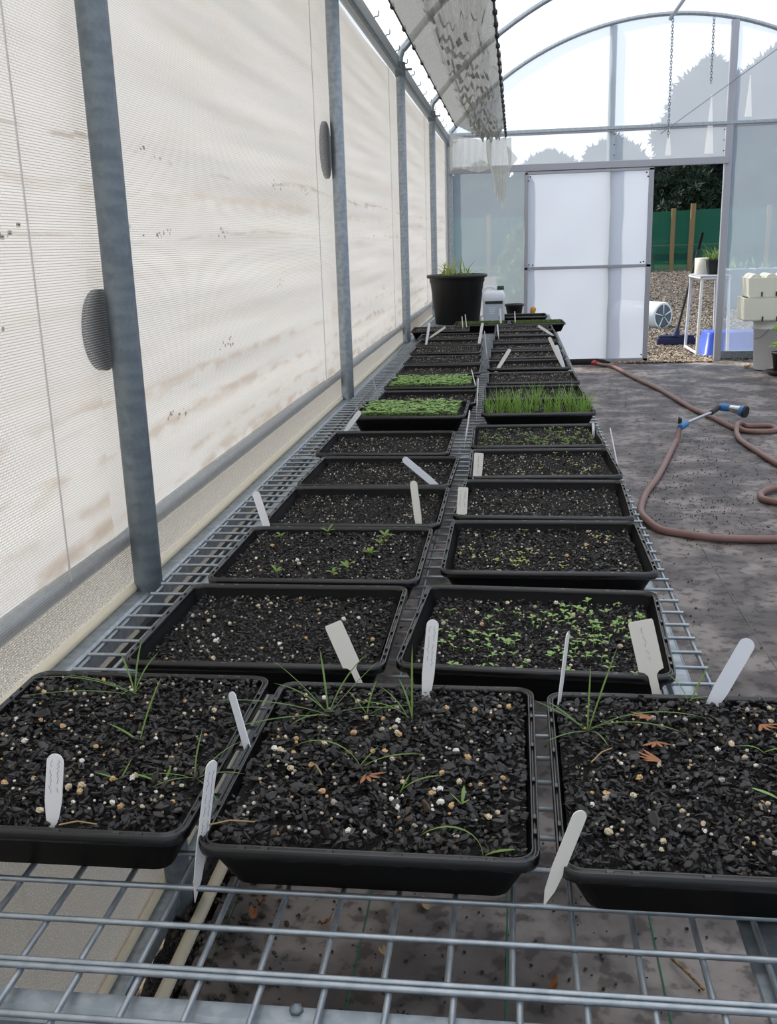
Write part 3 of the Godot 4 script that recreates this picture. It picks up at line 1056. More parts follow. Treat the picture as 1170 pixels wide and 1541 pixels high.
func build_trays() -> void:
	make_tray_meshes()
	var q := PI / 2
	var f := 0.0485
	var fl := tray("front tray of coarse bark by the fabric wall, at the photo's left edge", -0.450, 0.925, q, f, "coarse")
	var fm := tray("front middle tray of coarse bark with thin grass weeds", -0.130, 0.912, q, f, "coarse")
	var fr := tray("front tray of coarse bark at the photo's right edge", 0.190, 0.902, q, f, "coarse")
	loose_pieces(fl, f, 200, 125, 0.0035, 0.0078, 0.0095)
	loose_pieces(fm, f, 240, 125, 0.0035, 0.0078, 0.0095)
	loose_pieces(fr, f, 220, 100, 0.0035, 0.0078, 0.0095)
	var l2 := tray("second row tray of bare bark beside the nearest wall post", -0.335, 1.283, 0.0, 0.037, "medium")
	var r2 := tray("second row tray with many green cotyledon seedlings on the path side", 0.030, 1.284, -0.055, 0.036, "medium")
	var l3 := tray("third row tray with a few leafy seedlings, wall side", -0.322, 1.610, 0.0, 0.044, "medium")
	var r3 := tray("third row tray with sparse yellowish sprouts, path side", 0.053, 1.660, 0.0, 0.038, "medium")
	for t in [l2, r2, l3, r3]:
		loose_pieces(t, 0.044 if t == l3 else 0.037, 0, 40, 0.003, 0.006, 0.0065)
	tray("fourth row tray of bare mix, wall side", -0.312, 1.930, 0.0, 0.036, "fine_a")
	tray("fourth row tray of bare mix, path side", 0.057, 1.990, -0.03, 0.036, "fine_b")
	tray("fifth row tray of bare mix, wall side", -0.310, 2.245, -0.02, 0.038, "fine_c")
	var r5 := tray("fifth row tray of bare mix, path side", 0.064, 2.330, 0.02, 0.040, "fine_a")
	tray("sixth row tray of bare mix, wall side", -0.337, 2.585, 0.0, 0.038, "fine_b")
	var r6 := tray("sixth row tray with fine green shoots, path side", 0.056, 2.672, 0.02, 0.042, "fine_c")
	var l7 := tray("seventh row tray full of small green seedlings, nearer of two green trays", -0.318, 3.045, 0.0, 0.040, "fine_a", BENCH_Y + 0.018)
	var r7 := tray("seventh row tray of tall tufted green grass, path side", 0.066, 3.125, 0.03, 0.030, "fine_b", BENCH_Y + 0.010)
	tray("eighth row tray of bare mix between the two green trays", -0.300, 3.375, 0.0, 0.036, "fine_c")
	tray("eighth row tray of bare mix behind the tall grass", 0.063, 3.470, 0.03, 0.040, "fine_a")
	var l9 := tray("ninth row tray full of small green seedlings, farther of two green trays", -0.312, 3.765, 0.0, 0.044, "fine_b")
	tray("ninth row tray of bare mix, path side", 0.064, 3.850, 0.02, 0.046, "fine_c")
	tray("tenth row tray of bare mix, wall side", -0.312, 4.150, 0.0, 0.036, "fine_a")
	tray("tenth row tray of bare mix with slanting white label, path side", 0.054, 4.280, 0.02, 0.034, "fine_b")
	tray("eleventh row tray of bare mix, wall side", -0.320, 4.500, 0.0, 0.047, "fine_c")
	tray("eleventh row tray of bare mix, path side", 0.052, 4.670, 0.02, 0.040, "fine_a")
	tray("twelfth row tray of bare mix, wall side", -0.335, 4.920, 0.0, 0.047, "fine_b")
	tray("twelfth row tray of bare mix, path side", 0.052, 5.060, 0.02, 0.036, "fine_c")
	tray("thirteenth row tray of bare mix, wall side", -0.345, 5.310, 0.0, 0.036, "fine_a")
	tray("thirteenth row tray of bare mix, path side", 0.054, 5.450, 0.0, 0.036, "fine_b")
	tray("fourteenth row tray of bare mix, wall side", -0.365, 5.640, 0.0, 0.040, "fine_c")
	tray("fourteenth row tray of bare mix, path side", 0.054, 5.770, 0.0, 0.038, "fine_a")
	tray("tray overhanging the wall side of the bench before the big pot", -0.445, 6.03, 0.03, 0.046, "fine_b", BENCH_Y + 0.012)
	tray("farthest bare tray before the mossy trays, path side", 0.050, 6.09, 0.0, 0.044, "fine_c")
	var m1 := tray("mossy green tray in front of the white jerrycan", -0.215, 6.47, 0.0, 0.046, "fine_a", BENCH_Y + 0.006)
	var m2 := tray("mossy green tray overhanging the path side of the bench", 0.135, 6.47, 0.03, 0.046, "fine_b", BENCH_Y + 0.006)
	tray("last dark tray behind the mossy trays", 0.045, 7.12, 0.02, 0.030, "fine_c")

	# --- plants
	var soil := BENCH_Y + 0.003 + 0.0485 + 0.009
	var g: Material = M.blade_green
	# front left tray
	weed(fl, P(-0.454, soil, 1.043), [[2.9, 1.0, 0.12, 0.0012, 0.7], [2.6, 1.2, 0.13, 0.0012, 0.4], [3.4, 1.25, 0.10, 0.0011, 0.5], [-1.6, 0.3, 0.07], [-1.1, 0.5, 0.06], [0.4, 0.6, 0.055], [-2.2, 0.7, 0.07], [1.5, 0.8, 0.05]], g)
	weed(fl, P(-0.402, soil, 0.927), [[-0.9, 0.35, 0.075, 0.0016, 0.3], [3.3, 0.9, 0.045, 0.0016, 0.5]], M.leaf_green)
	weed(fl, P(-0.392, soil, 0.845), [[2.8, 0.9, 0.03, 0.0018, 0.4], [-0.6, 0.5, 0.028, 0.0018, 0.2]], M.leaf_green)
	weed(fl, P(-0.350, soil, 0.846), [[2.9, 1.0, 0.032, 0.0018, 0.3], [-1.0, 0.5, 0.018, 0.0018, 0.3]], M.leaf_green)
	weed(fl, P(-0.318, soil, 0.858), [[0.1, 1.0, 0.06, 0.0009], [-0.6, 0.7, 0.06, 0.0009], [3.0, 1.2, 0.07, 0.0009], [2.5, 1.1, 0.05, 0.0009], [-1.5, 0.3, 0.05, 0.0009], [0.8, 1.3, 0.05, 0.0009]], g)
	# front middle tray
	weed(fm, P(-0.207, soil, 1.003), [[2.9, 1.15, 0.14, 0.0012, 0.45], [2.6, 1.3, 0.12, 0.0014, 0.4], [3.5, 0.9, 0.08], [-1.9, 0.35, 0.08], [-0.9, 0.5, 0.085], [-0.3, 0.7, 0.09, 0.001, 0.2], [3.1, 0.6, 0.09, 0.001, 0.3], [0.2, 1.1, 0.09, 0.001, 0.6], [2.2, 1.0, 0.06]], g)
	weed(fm, P(-0.164, soil, 1.001), [[3.2, 0.5, 0.04, 0.0012, 0.3], [0.2, 0.8, 0.055, 0.0012, 0.9], [0.5, 1.0, 0.03, 0.0014, 0.9], [-1.2, 0.3, 0.045]], g)
	weed(fm, P(-0.114, soil, 1.000), [[-1.5, 0.08, 0.085, 0.0013, 0.15], [3.2, 0.9, 0.075, 0.0012, 1.1], [3.4, 0.4, 0.05], [-2.2, 0.3, 0.05]], g)
	weed(fm, P(-0.156, soil, 0.888), [[3.1, 0.4, 0.085, 0.0012, 1.9], [0.1, 0.9, 0.075, 0.0013, 0.8], [-0.6, 0.8, 0.03, 0.001, 0.3]], M.leaf_green)
	weed(fm, P(-0.110, soil, 0.845), [[0.1, 0.7, 0.05, 0.0018, 0.9], [-0.4, 0.4, 0.022, 0.0018, 0.3]], M.leaf_green)
	weed(fm, P(-0.110, soil, 0.843), [[1.4, 1.5, 0.035, 0.0009, 0.1]], M.root_white)
	weed(fm, P(-0.049, soil, 0.832), [[2.6, 0.6, 0.018, 0.0022, 0.2], [0.6, 0.8, 0.014, 0.0022, 0.2], [-1.3, 0.3, 0.016, 0.002, 0.2]], M.seedling_green)
	weed(fm, P(-0.028, soil, 0.752), [[2.9, 0.15, 0.075, 0.0014, 2.2], [0.3, 0.9, 0.03, 0.0024, 0.6]], M.leaf_green)
	# front right tray
	weed(fr, P(0.079, soil, 0.985), [[2.9, 0.9, 0.075, 0.0013, 0.2], [0.25, 0.9, 0.13, 0.0014, 0.9], [0.45, 1.0, 0.11, 0.0014, 0.8], [-0.8, 0.45, 0.095, 0.0012, 0.1], [-1.4, 0.2, 0.07, 0.001, 0.2], [2.3, 1.2, 0.07, 0.0012, 0.4], [1.3, 1.0, 0.06, 0.001, 0.8], [3.4, 0.8, 0.05, 0.0018, 0.4]], g)
	weed(fr, P(0.197, soil, 1.060), [[-0.5, 0.4, 0.05, 0.0014, 0.3], [3.6, 0.35, 0.04], [0.3, 0.8, 0.03]], M.leaf_green)
	weed(fr, P(0.253, soil, 0.949), [[3.0, 0.7, 0.03, 0.0014, 1.2], [0.2, 0.9, 0.03, 0.0014, 0.8]], M.leaf_green)
	weed(fr, P(0.250, soil, 0.862), [[3.1, 0.9, 0.03, 0.003, 0.6], [0.4, 0.8, 0.03, 0.003, 0.6]], M.seedling_green)
	# papery brown scraps in the front trays
	for a in [[fm, -0.146, 0.868, 0.3], [fr, 0.147, 0.955, 1.0], [fr, 0.150, 1.01, 2.0], [fr, 0.262, 1.00, 0.5], [fr, 0.146, 0.915, 2.6]]:
		var st := begin()
		for k in 4:
			blade(st, Vector3.ZERO, a[3] + k * 0.45, 1.25 + k * 0.05, 0.024, 0.0022, 0.1, 4)
		var o := part(a[0], "dry_scrap", done(st), M.dry_leaf)
		o.transform = a[0].transform.affine_inverse() * Transform3D(Basis.IDENTITY, P(a[1], soil + 0.002, a[2]))
	for a in [[fm, -0.235, 0.775, 2.9, 0.045], [fm, -0.205, 0.885, 1.0, 0.03], [fr, 0.10, 0.935, 2.2, 0.04], [fl, -0.38, 0.76, 3.0, 0.035]]:
		var st := begin()
		tube(st, [Vector3.ZERO, Vector3(cos(a[3]) * a[4] * 0.5, 0.004, sin(a[3]) * a[4] * 0.5), Vector3(cos(a[3]) * a[4], 0.001, sin(a[3]) * a[4])], 0.0009, 4)
		var o := part(a[0], "straw_stalk", done(st), M.straw)
		o.transform = a[0].transform.affine_inverse() * Transform3D(Basis.IDENTITY, P(a[1], soil + 0.003, a[2]))
	# seedlings
	var cot := [seedling_mesh(1, 2, 0.009, 0.0024, 0.002), seedling_mesh(2, 2, 0.010, 0.0020, 0.004), seedling_mesh(3, 4, 0.0085, 0.0024, 0.003), seedling_mesh(4, 3, 0.010, 0.0026, 0.002)]
	scatter_seedlings(r2, "seedling", 125, 0.036, cot, M.seedling_green, 0.6, 1.15, [Vector2(-0.06, 0.02), Vector2(-0.08, 0.09), Vector2(-0.02, 0.04), Vector2(-0.12, 0.0), Vector2(0.06, -0.03), Vector2(0.09, 0.0), Vector2(0.09, 0.04), Vector2(0.12, -0.07), Vector2(0.03, -0.1), Vector2(0.05, 0.09)], 0.034)
	var leafy := [seedling_mesh(5, 6, 0.018, 0.0032, 0.008), seedling_mesh(6, 5, 0.020, 0.0030, 0.010)]
	var spots := [Vector2(-0.105, -0.09), Vector2(-0.02, -0.11), Vector2(0.09, -0.085), Vector2(0.085, -0.045), Vector2(0.075, 0.01), Vector2(0.05, 0.10), Vector2(0.03, 0.115), Vector2(-0.06, 0.125)]
	for k in spots.size():
		part(l3, "seedling", leafy[k % 2], M.leaf_green, Vector3(spots[k].x, 0.05, spots[k].y), Basis(Vector3.UP, k * 1.3).scaled(Vector3.ONE * (0.8 + 0.15 * (k % 3))))
	scatter_seedlings(r3, "seedling", 34, 0.038, cot, M.yellow_green, 0.6, 0.95, [Vector2(-0.09, 0.05), Vector2(-0.05, 0.06), Vector2(-0.13, 0.02), Vector2(-0.05, 0.09)], 0.03)
	for a in [[r6, 150, M.leaf_green, 0.7, 1.0], [r5, 24, M.yellow_green, 0.6, 0.9]]:
		scatter_seedlings(a[0], "seedling", a[1], 0.041, cot, a[2], a[3], a[4], [Vector2(0.08, -0.07), Vector2(0.10, 0.03), Vector2(-0.1, 0.02), Vector2(0.03, 0.06)], 0.05)
	for t in [l7, l9]:
		var xf := []
		for k in 620:
			var x := clampf(rng.randf_range(-0.14, 0.145) - (0.02 if rng.randf() < 0.2 else 0.0), -0.15, 0.15)
			xf.append(Transform3D(Basis(Vector3.UP, rng.randf() * TAU).scaled(Vector3.ONE * rng.randf_range(0.8, 1.35)), Vector3(x, 0.044, rng.randf_range(-0.12, 0.128))))
		multi(t, "seedlings", seedling_mesh(8, 5, 0.010, 0.0030, 0.014), M.cress_green, xf)
	for k in 11:
		var st := begin()
		var tall := 0.098 if k % 3 else 0.070
		for b in 34:
			blade(st, Vector3(rng.randfn(0, 0.007), 0, rng.randfn(0, 0.005)), rng.randf() * TAU, rng.randf_range(0.03, 0.42), tall * rng.randf_range(0.6, 1.1), 0.0009, rng.randf_range(0.1, 0.7), 4)
		part(r7, "grass_tuft", done(st), M.grass_green, Vector3([-0.145, -0.115, -0.085, -0.03, -0.06, 0.0, 0.035, 0.06, 0.10, 0.125, 0.145][k], 0.032, [0.09, 0.03, 0.05, 0.06, 0.09, -0.02, 0.04, 0.07, 0.03, 0.07, 0.09][k]))
	for t in [m1, m2]:
		var xf := []
		for k in 1500:
			xf.append(Transform3D(Basis(Vector3.UP, rng.randf() * TAU).scaled(Vector3.ONE * rng.randf_range(0.5, 0.9)), Vector3(rng.randf_range(-0.15, 0.15), 0.048, rng.randf_range(-0.13, 0.13))))
		multi(t, "moss", seedling_mesh(8, 5, 0.010, 0.0030, 0.010), M.moss_green, xf)

func build_labels() -> void:
	var W: Material = M.white_label
	var B: Material = M.blue_label
	var C: Material = M.cream_label
	stake("white round-topped label standing in the front tray by the fabric wall", "round", 0.0165, P(-0.421, 0.854, 0.778), P(-0.428, 0.793, 0.770), 0.0, W, 2, 0.016)
	stake("white label leaning from the gap between the two front trays", "round", 0.0115, P(-0.304, 0.838, 0.95), P(-0.281, 0.776, 0.925), -0.5, B, 0)
	stake("thin white label hanging down outside the front middle tray's corner", "round", 0.0125, P(-0.266, 0.862, 0.762), P(-0.288, 0.745, 0.760), 1.0, W, 2, 0.03)
	stake("broad white label with narrow stem leaning at the front of the second row", "t", 0.0225, P(-0.222, 0.851, 1.12), P(-0.193, 0.782, 1.112), 0.1, C, 0, 0.03)
	stake("upright white round-topped label at the back of the front middle tray", "round", 0.0145, P(-0.094, 0.876, 1.075), P(-0.102, 0.794, 1.065), 0.05, W, 2)
	stake("thin label seen edge-on at the back of the right front tray", "round", 0.014, P(0.061, 0.865, 1.07), P(0.052, 0.789, 1.055), 1.25, W, 0)
	stake("broad white paddle label before the tray of green seedlings", "t", 0.0290, P(0.146, 0.866, 1.108), P(0.164, 0.790, 1.10), -0.05, C, 1, 0.035)
	stake("white label leaning out over the path from the right front tray", "round", 0.0175, P(0.262, 0.861, 1.07), P(0.225, 0.789, 1.06), -0.15, B, 0)
	stake("white label propped over the rim of the right front tray", "round", 0.0130, P(0.056, 0.842, 0.738), P(0.0325, 0.772, 0.735), 0.35, C, 0, 0.022)
	stake("white label leaning towards the wall in the third row", "round", 0.0145, P(-0.491, 0.853, 1.78), P(-0.469, 0.781, 1.77), 0.2, W, 0)
	stake("upright white label at the front of the fourth row, wall side", "round", 0.0140, P(-0.191, 0.866, 1.81), P(-0.181, 0.781, 1.80), 0.0, C, 0)
	stake("white label lying slanted across the fifth row, wall side", "round", 0.0150, P(-0.246, 0.841, 2.13), P(-0.173, 0.784, 2.11), 0.0, B, 0)
	stake("square-topped cream label in the fifth row, path side", "square", 0.0215, P(-0.080, 0.840, 2.185), P(-0.085, 0.778, 2.175), 0.0, C, 1)
	stake("paddle label with grey handwriting in the fourth row, path side", "t", 0.0200, P(-0.099, 0.841, 1.86), P(-0.103, 0.777, 1.85), 0.0, C, 2)
	stake("white label slanting by the nearer green tray", "round", 0.0150, P(-0.458, 0.821, 2.89), P(-0.492, 0.778, 2.88), 0.1, W, 0)
	stake("white label slanting across the tenth row, path side", "round", 0.0150, P(-0.021, 0.865, 4.15), P(-0.075, 0.781, 4.13), 0.0, C, 0)
	stake("white label at the path edge, farther of a crossing pair", "round", 0.0145, P(0.145, 0.890, 4.37), P(0.197, 0.780, 4.35), 0.0, C, 0)
	stake("white label at the path edge, nearer of a crossing pair", "round", 0.0150, P(0.167, 0.876, 4.17), P(0.201, 0.781, 4.15), 0.0, B, 0)
	stake("white label slanting at the path edge before the mossy tray", "round", 0.0140, P(0.123, 0.842, 5.56), P(0.188, 0.800, 5.55), 0.0, W, 0)
	stake("white label leaning at the gap between the rows, thirteenth row", "round", 0.0145, P(-0.167, 0.893, 5.18), P(-0.187, 0.782, 5.17), 0.0, W, 0)
	stake("upright white label at the overhanging tray's front", "round", 0.0130, P(-0.446, 0.893, 5.24), P(-0.465, 0.781, 5.22), 0.0, W, 0)
	stake("white label slanting in the fourteenth row, wall side", "round", 0.0120, P(-0.384, 0.846, 5.55), P(-0.455, 0.800, 5.54), 0.0, C, 0)
	stake("white label standing before the jerrycan", "round", 0.0130, P(-0.094, 0.887, 6.36), P(-0.090, 0.790, 6.36), 0.0, W, 0)
	stake("small thin label in the mossy tray on the path side", "round", 0.0070, P(-0.004, 0.865, 6.40), P(0.0, 0.790, 6.40), 0.0, W, 0)
	stake("thin label before the big pot, nearer the wall of two", "round", 0.0060, P(-0.324, 0.858, 6.15), P(-0.320, 0.79, 6.15), 0.0, W, 0)
	stake("thin label before the big pot, nearer the jerrycan of two", "round", 0.0060, P(-0.304, 0.870, 6.15), P(-0.296, 0.79, 6.15), 0.0, W, 0)
	stake("white label inside the path end of the sixth row tray", "round", 0.0100, P(0.212, 0.810, 2.72), P(0.214, 0.775, 2.715), 0.9, W, 0, 0.02)
	stake("thin label sticking up over the path edge, fifth row", "round", 0.0130, P(0.224, 0.863, 2.36), P(0.240, 0.787, 2.35), 1.35, W, 0, 0.04)
	stake("label with pale bulb end in the gap near the mossy tray", "t", 0.0120, P(-0.098, 0.850, 5.58), P(-0.092, 0.775, 5.58), 1.0, W, 0)
	stake("edge-on label in the gap between rows, sixth row", "round", 0.0120, P(-0.125, 0.845, 2.74), P(-0.135, 0.775, 2.70), 1.35, W, 0)
	stake("edge-on label in the gap between rows, seventh row", "round", 0.0120, P(-0.118, 0.872, 3.20), P(-0.122, 0.775, 3.16), 1.40, W, 0)
	stake("edge-on label in the gap by the farther green tray", "round", 0.0120, P(-0.160, 0.845, 3.66), P(-0.142, 0.775, 3.64), 1.40, W, 0)
	stake("edge-on label in the gap between rows, twelfth row", "round", 0.0120, P(-0.150, 0.870, 4.95), P(-0.138, 0.770, 4.86), 1.40, W, 0)
	# clear wire pins standing in the bench mesh by the wall
	for a in [[-0.478, 0.83, 2.98, -0.515, 0.735, 2.93, "bent wire pin in the bench mesh by the nearer green tray"], [-0.475, 0.83, 3.32, -0.482, 0.735, 3.30, "upright wire pin in the bench mesh by the eighth row"], [-0.545, 0.80, 3.78, -0.52, 0.735, 3.72, "leaning wire pin in the bench mesh by the farther green tray"], [-0.50, 0.82, 4.35, -0.503, 0.735, 4.33, "upright wire pin in the bench mesh by the eleventh row"]]:
		one("wire_pin", tube_mesh([P(a[3], a[4], a[5]), P(a[0], a[1], a[2])], 0.0016, 6), M.galvanised, a[6], "wire pin", "wire pins by the wall")

func build_bench_things() -> void:
	# big pot with a young plant
	var o := thing("plant_pot", "large black plastic pot with yellow-green plant at the bench end", "plant pot", P(-0.412, BENCH_Y + 0.003, 7.2))
	part(o, "pot", lathe([Vector2(0.150, 0.0), Vector2(0.156, 0.004), Vector2(0.188, 0.285), Vector2(0.194, 0.29), Vector2(0.196, 0.318), Vector2(0.212, 0.322), Vector2(0.216, 0.332), Vector2(0.212, 0.342), Vector2(0.200, 0.344), Vector2(0.188, 0.335), Vector2(0.184, 0.30)], 48, true, false), M.pot_plastic)
	part(o, "soil", lathe([Vector2(0.186, 0.305), Vector2(0.1, 0.318), Vector2(0.02, 0.322)], 32, false, true), M.soil)
	for k in 5:
		var st := begin()
		for b in 9:
			blade(st, Vector3(rng.randfn(0, 0.008), 0, rng.randfn(0, 0.008)), rng.randf() * TAU, rng.randf_range(0.05, 0.8), rng.randf_range(0.08, 0.19), 0.0045, rng.randf_range(0.5, 1.6), 6)
		part(o, "plant", done(st), M.yellow_green if k < 3 else M.leaf_green, Vector3([-0.09, -0.06, -0.03, 0.02, 0.07][k], 0.315, [0.04, 0.0, 0.06, 0.03, 0.05][k]))
	# jerrycan
	o = thing("jerrycan", "white plastic jerrycan with green screw cap", "jerrycan", P(-0.147, BENCH_Y + 0.003, 6.89), 0.05)
	var st2 := begin()
	var lp := func(hx: float, hz: float, y: float, dx := 0.0) -> Array:
		var l := round_rect(hx, hz, minf(hx, hz) * 0.45, y, 5)
		for i in l.size():
			l[i].x += dx
		return l
	skin(st2, [lp.call(0.066, 0.05, 0.0), lp.call(0.072, 0.056, 0.006), lp.call(0.073, 0.057, 0.17), lp.call(0.076, 0.060, 0.176), lp.call(0.075, 0.058, 0.215), lp.call(0.066, 0.05, 0.232), lp.call(0.050, 0.036, 0.240)], true, true)
	part(o, "body", done(st2), M.jug_white)
	st2 = begin()
	tube(st2, spline([Vector3(-0.066, 0.205, 0), Vector3(-0.066, 0.245, 0), Vector3(-0.050, 0.262, 0), Vector3(-0.005, 0.262, 0), Vector3(0.016, 0.245, 0), Vector3(0.020, 0.228, 0)], 5), 0.0105, 10)
	part(o, "handle", done(st2), M.jug_white)
	part(o, "neck", lathe([Vector2(0.021, 0), Vector2(0.021, 0.022)], 20), M.jug_white, Vector3(0.048, 0.226, 0))
	part(o, "cap", lathe([Vector2(0.0225, 0), Vector2(0.0235, 0.003), Vector2(0.0235, 0.022), Vector2(0.021, 0.026)], 20), M.cap_green, Vector3(0.048, 0.244, 0))
	part(o, "paper_label", cbox_mesh(Vector3(0.118, 0.125, 0.001), 0.0003, Vector3(0, 0.09, 0.0577)), M.jug_label)
	part(o, "dark_band", cbox_mesh(Vector3(0.118, 0.020, 0.001), 0.0003, Vector3(0, 0.163, 0.0583)), M.label_dark)
	part(o, "print_block", cbox_mesh(Vector3(0.018, 0.018, 0.001), 0.0003, Vector3(0.043, 0.062, 0.0585)), M.label_dark)
	for k in 4:
		part(o, "print_line", cbox_mesh(Vector3(0.05 - 0.006 * k, 0.0035, 0.001), 0.0003, Vector3(-0.012, 0.128 - k * 0.012, 0.0585)), M.jug_white)
	# small pot, trowel, white bulb
	o = thing("small_pot", "small empty black pot behind the mossy trays", "plant pot", P(-0.008, BENCH_Y + 0.003, 7.62))
	part(o, "pot", lathe([Vector2(0.05, 0), Vector2(0.064, 0.085), Vector2(0.071, 0.087), Vector2(0.073, 0.098), Vector2(0.069, 0.104), Vector2(0.063, 0.098), Vector2(0.05, 0.01)], 28), M.pot_plastic)
	o = thing("hand_trowel", "hand trowel with orange handle behind the last tray", "trowel", P(0.12, BENCH_Y, 7.55), 0.3)
	part(o, "handle", lathe([Vector2(0.008, 0), Vector2(0.016, 0.014), Vector2(0.022, 0.045), Vector2(0.019, 0.062), Vector2(0.008, 0.068)], 14), M.orange_tool, Vector3(0.0, 0.02, 0), Basis(Vector3.FORWARD, 0.25))
	part(o, "ferrule", lathe([Vector2(0.007, 0), Vector2(0.008, 0.03)], 10), M.galvanised_dull, Vector3(-0.004, 0.0, 0), Basis(Vector3.FORWARD, 0.25))
	one("white_bulb", lathe([Vector2(0.004, 0), Vector2(0.010, 0.006), Vector2(0.012, 0.02), Vector2(0.009, 0.034), Vector2(0.003, 0.04)], 14), M.bucket_white, "small white plastic bulb beside the big black pot", "bulb", "", P(-0.222, BENCH_Y + 0.035, 6.80))

# ---------------------------------------------------------------- on the floor
func build_floor_things() -> void:
	var pts := []
	for a in [[0.83, 10.62], [0.885, 10.492], [0.998, 10.254], [1.109, 9.485], [1.239, 8.66], [1.336, 7.742], [1.425, 7.293], [1.476, 6.97], [1.53, 6.80], [1.63, 6.72], [1.74, 6.80], [1.73, 6.93], [1.60, 6.98], [1.50, 6.86], [1.445, 6.60], [1.435, 6.40], [1.46, 6.117], [1.50, 5.70], [1.60, 5.3], [1.62, 4.9], [1.45, 4.72], [1.27, 4.86], [1.22, 4.95], [1.26, 5.08], [1.40, 5.16], [1.75, 5.0], [1.85, 4.6], [1.55, 4.28], [1.124, 4.256], [1.015, 4.263], [0.879, 4.28], [0.746, 4.329], [0.654, 4.39], [0.611, 4.521], [0.603, 4.696], [0.631, 4.886], [0.686, 5.118], [0.777, 5.418], [0.878, 5.807], [0.968, 6.189], [1.041, 6.47]]:
		pts.append(P(a[0], floor_h(a[0], a[1]) + 0.019, a[1]))
	pts = spline(pts, 5)
	# lift the crossings so that the hose lies over itself
	for i in pts.size():
		for j in range(0, i - 14):
			var d := Vector2(pts[i].x - pts[j].x, pts[i].z - pts[j].z).length()
			if d < 0.12:
				pts[i].y = maxf(pts[i].y, pts[j].y + 0.036 * (1.0 - smoothstep(0.03, 0.12, d)))
	pts.append(P(1.062, 0.09, 6.52))
	var o := thing("garden_hose", "reddish-brown rubber hose looping over the weed mat", "hose")
	part(o, "hose", tube_mesh(pts, 0.0175, 10), M.hose)
	part(o, "connector", tube_mesh([P(0.82, 0.02, 10.64), P(0.85, 0.022, 10.57)], 0.03, 10), M.red_plastic)
	# watering wand
	o = thing("watering_wand", "blue and grey watering wand lying across the hose", "watering wand")
	var a := P(1.062, 0.095, 6.50)
	var b := P(1.126, 0.10, 6.64)
	var c := P(1.345, 0.105, 6.99)
	var d := P(1.435, 0.115, 7.17)
	part(o, "valve", tube_mesh([a, a.lerp(b, 0.3), a.lerp(b, 0.8), b], [0.019, 0.024, 0.024, 0.017], 12), M.hose_blue)
	part(o, "trigger", cbox_mesh(Vector3(0.02, 0.045, 0.05), 0.006, a.lerp(b, 0.4) + Vector3(-0.02, 0.03, 0.0)), M.net_dark)
	part(o, "tube", tube_mesh([b, c], 0.011, 12), M.chrome)
	part(o, "grip", tube_mesh([c, d], [0.017, 0.019], 12), M.net_dark)
	var e := P(1.50, 0.115, 7.12)
	var f := P(1.58, 0.10, 7.05)
	part(o, "elbow", tube_mesh([d, d + (e - d) * 0.3, e], [0.024, 0.028, 0.026], 12), M.hose_blue)
	part(o, "head", tube_mesh([e, e.lerp(f, 0.4), e.lerp(f, 0.75)], [0.024, 0.028, 0.036], 16), M.chrome)
	part(o, "rose", tube_mesh([e.lerp(f, 0.72), f], [0.037, 0.042], 18), M.hose_blue)
	part(o, "rose_face", tube_mesh([f, f.lerp(e, -0.15)], [0.043, 0.040], 18), M.net_dark)
	# dark ridge of wet soil at the door foot
	var sb := begin()
	tube(sb, spline([P(0.35, 0.012, 10.66), P(0.62, 0.02, 10.70), P(0.86, 0.022, 10.70), P(1.0, 0.01, 10.74)], 5), [0.03, 0.03, 0.035, 0.035, 0.04, 0.04, 0.04, 0.04, 0.04, 0.04, 0.04, 0.035, 0.03, 0.02, 0.015, 0.01], 8)
	one("soil_ridge", done(sb), M.soil, "ridge of dark damp soil at the foot of the sliding door", "soil")
	# fallen leaves under the bench
	var leaf_spots := [[-0.376, 1.638, 0.022, "curled orange dead leaf under the bench, largest"], [-0.511, 1.692, 0.018, "small brown dead leaf nearest the wall post"], [-0.17, 1.71, 0.026, "pale yellow dead leaf at the front middle tray's edge"], [-0.237, 1.559, 0.014, "tiny straw-coloured leaf scrap under the bench"], [-0.518, 1.639, 0.016, "grey-brown leaf scrap on the soil by the wall"], [0.062, 1.504, 0.020, "brown dead leaf under the bench between two green lines"]]
	for k in leaf_spots.size():
		var l: Array = leaf_spots[k]
		var st := begin()
		for q in 3:
			blade(st, Vector3(0, 0, 0), k * 1.1 + q * 0.8, 1.1, l[2] * (1.6 - q * 0.3), l[2] * 0.33, -0.9, 6)
		one("dead_leaf", done(st), M.dry_leaf if k != 2 and k != 3 else M.straw, l[3], "leaf", "fallen leaves under the bench", P(l[0], floor_h(l[0], l[1]) + 0.006, l[1]))
	one("twig", tube_mesh(spline([P(0.29, 0.006, 1.60), P(0.31, 0.012, 1.56), P(0.335, 0.008, 1.52)], 4), 0.003, 6), M.timber, "short brown twig on the mat below the right front tray", "twig")
	# bucket, foam boxes and pot at the right edge
	o = thing("white_bucket", "white plastic bucket with wire handle carrying foam boxes", "bucket", P(2.455, 0.0, 10.12))
	part(o, "pail", lathe([Vector2(0.122, 0), Vector2(0.128, 0.01), Vector2(0.148, 0.39), Vector2(0.157, 0.392), Vector2(0.157, 0.405), Vector2(0.151, 0.41), Vector2(0.152, 0.455), Vector2(0.161, 0.459), Vector2(0.161, 0.475), Vector2(0.154, 0.48), Vector2(0.146, 0.474)], 36), M.bucket_white)
	part(o, "wire_handle", tube_mesh(spline([Vector3(-0.15, 0.30, 0.06), Vector3(-0.10, 0.33, 0.13), Vector3(-0.04, 0.405, 0.165)], 5), 0.003, 6), M.galvanised_dull)
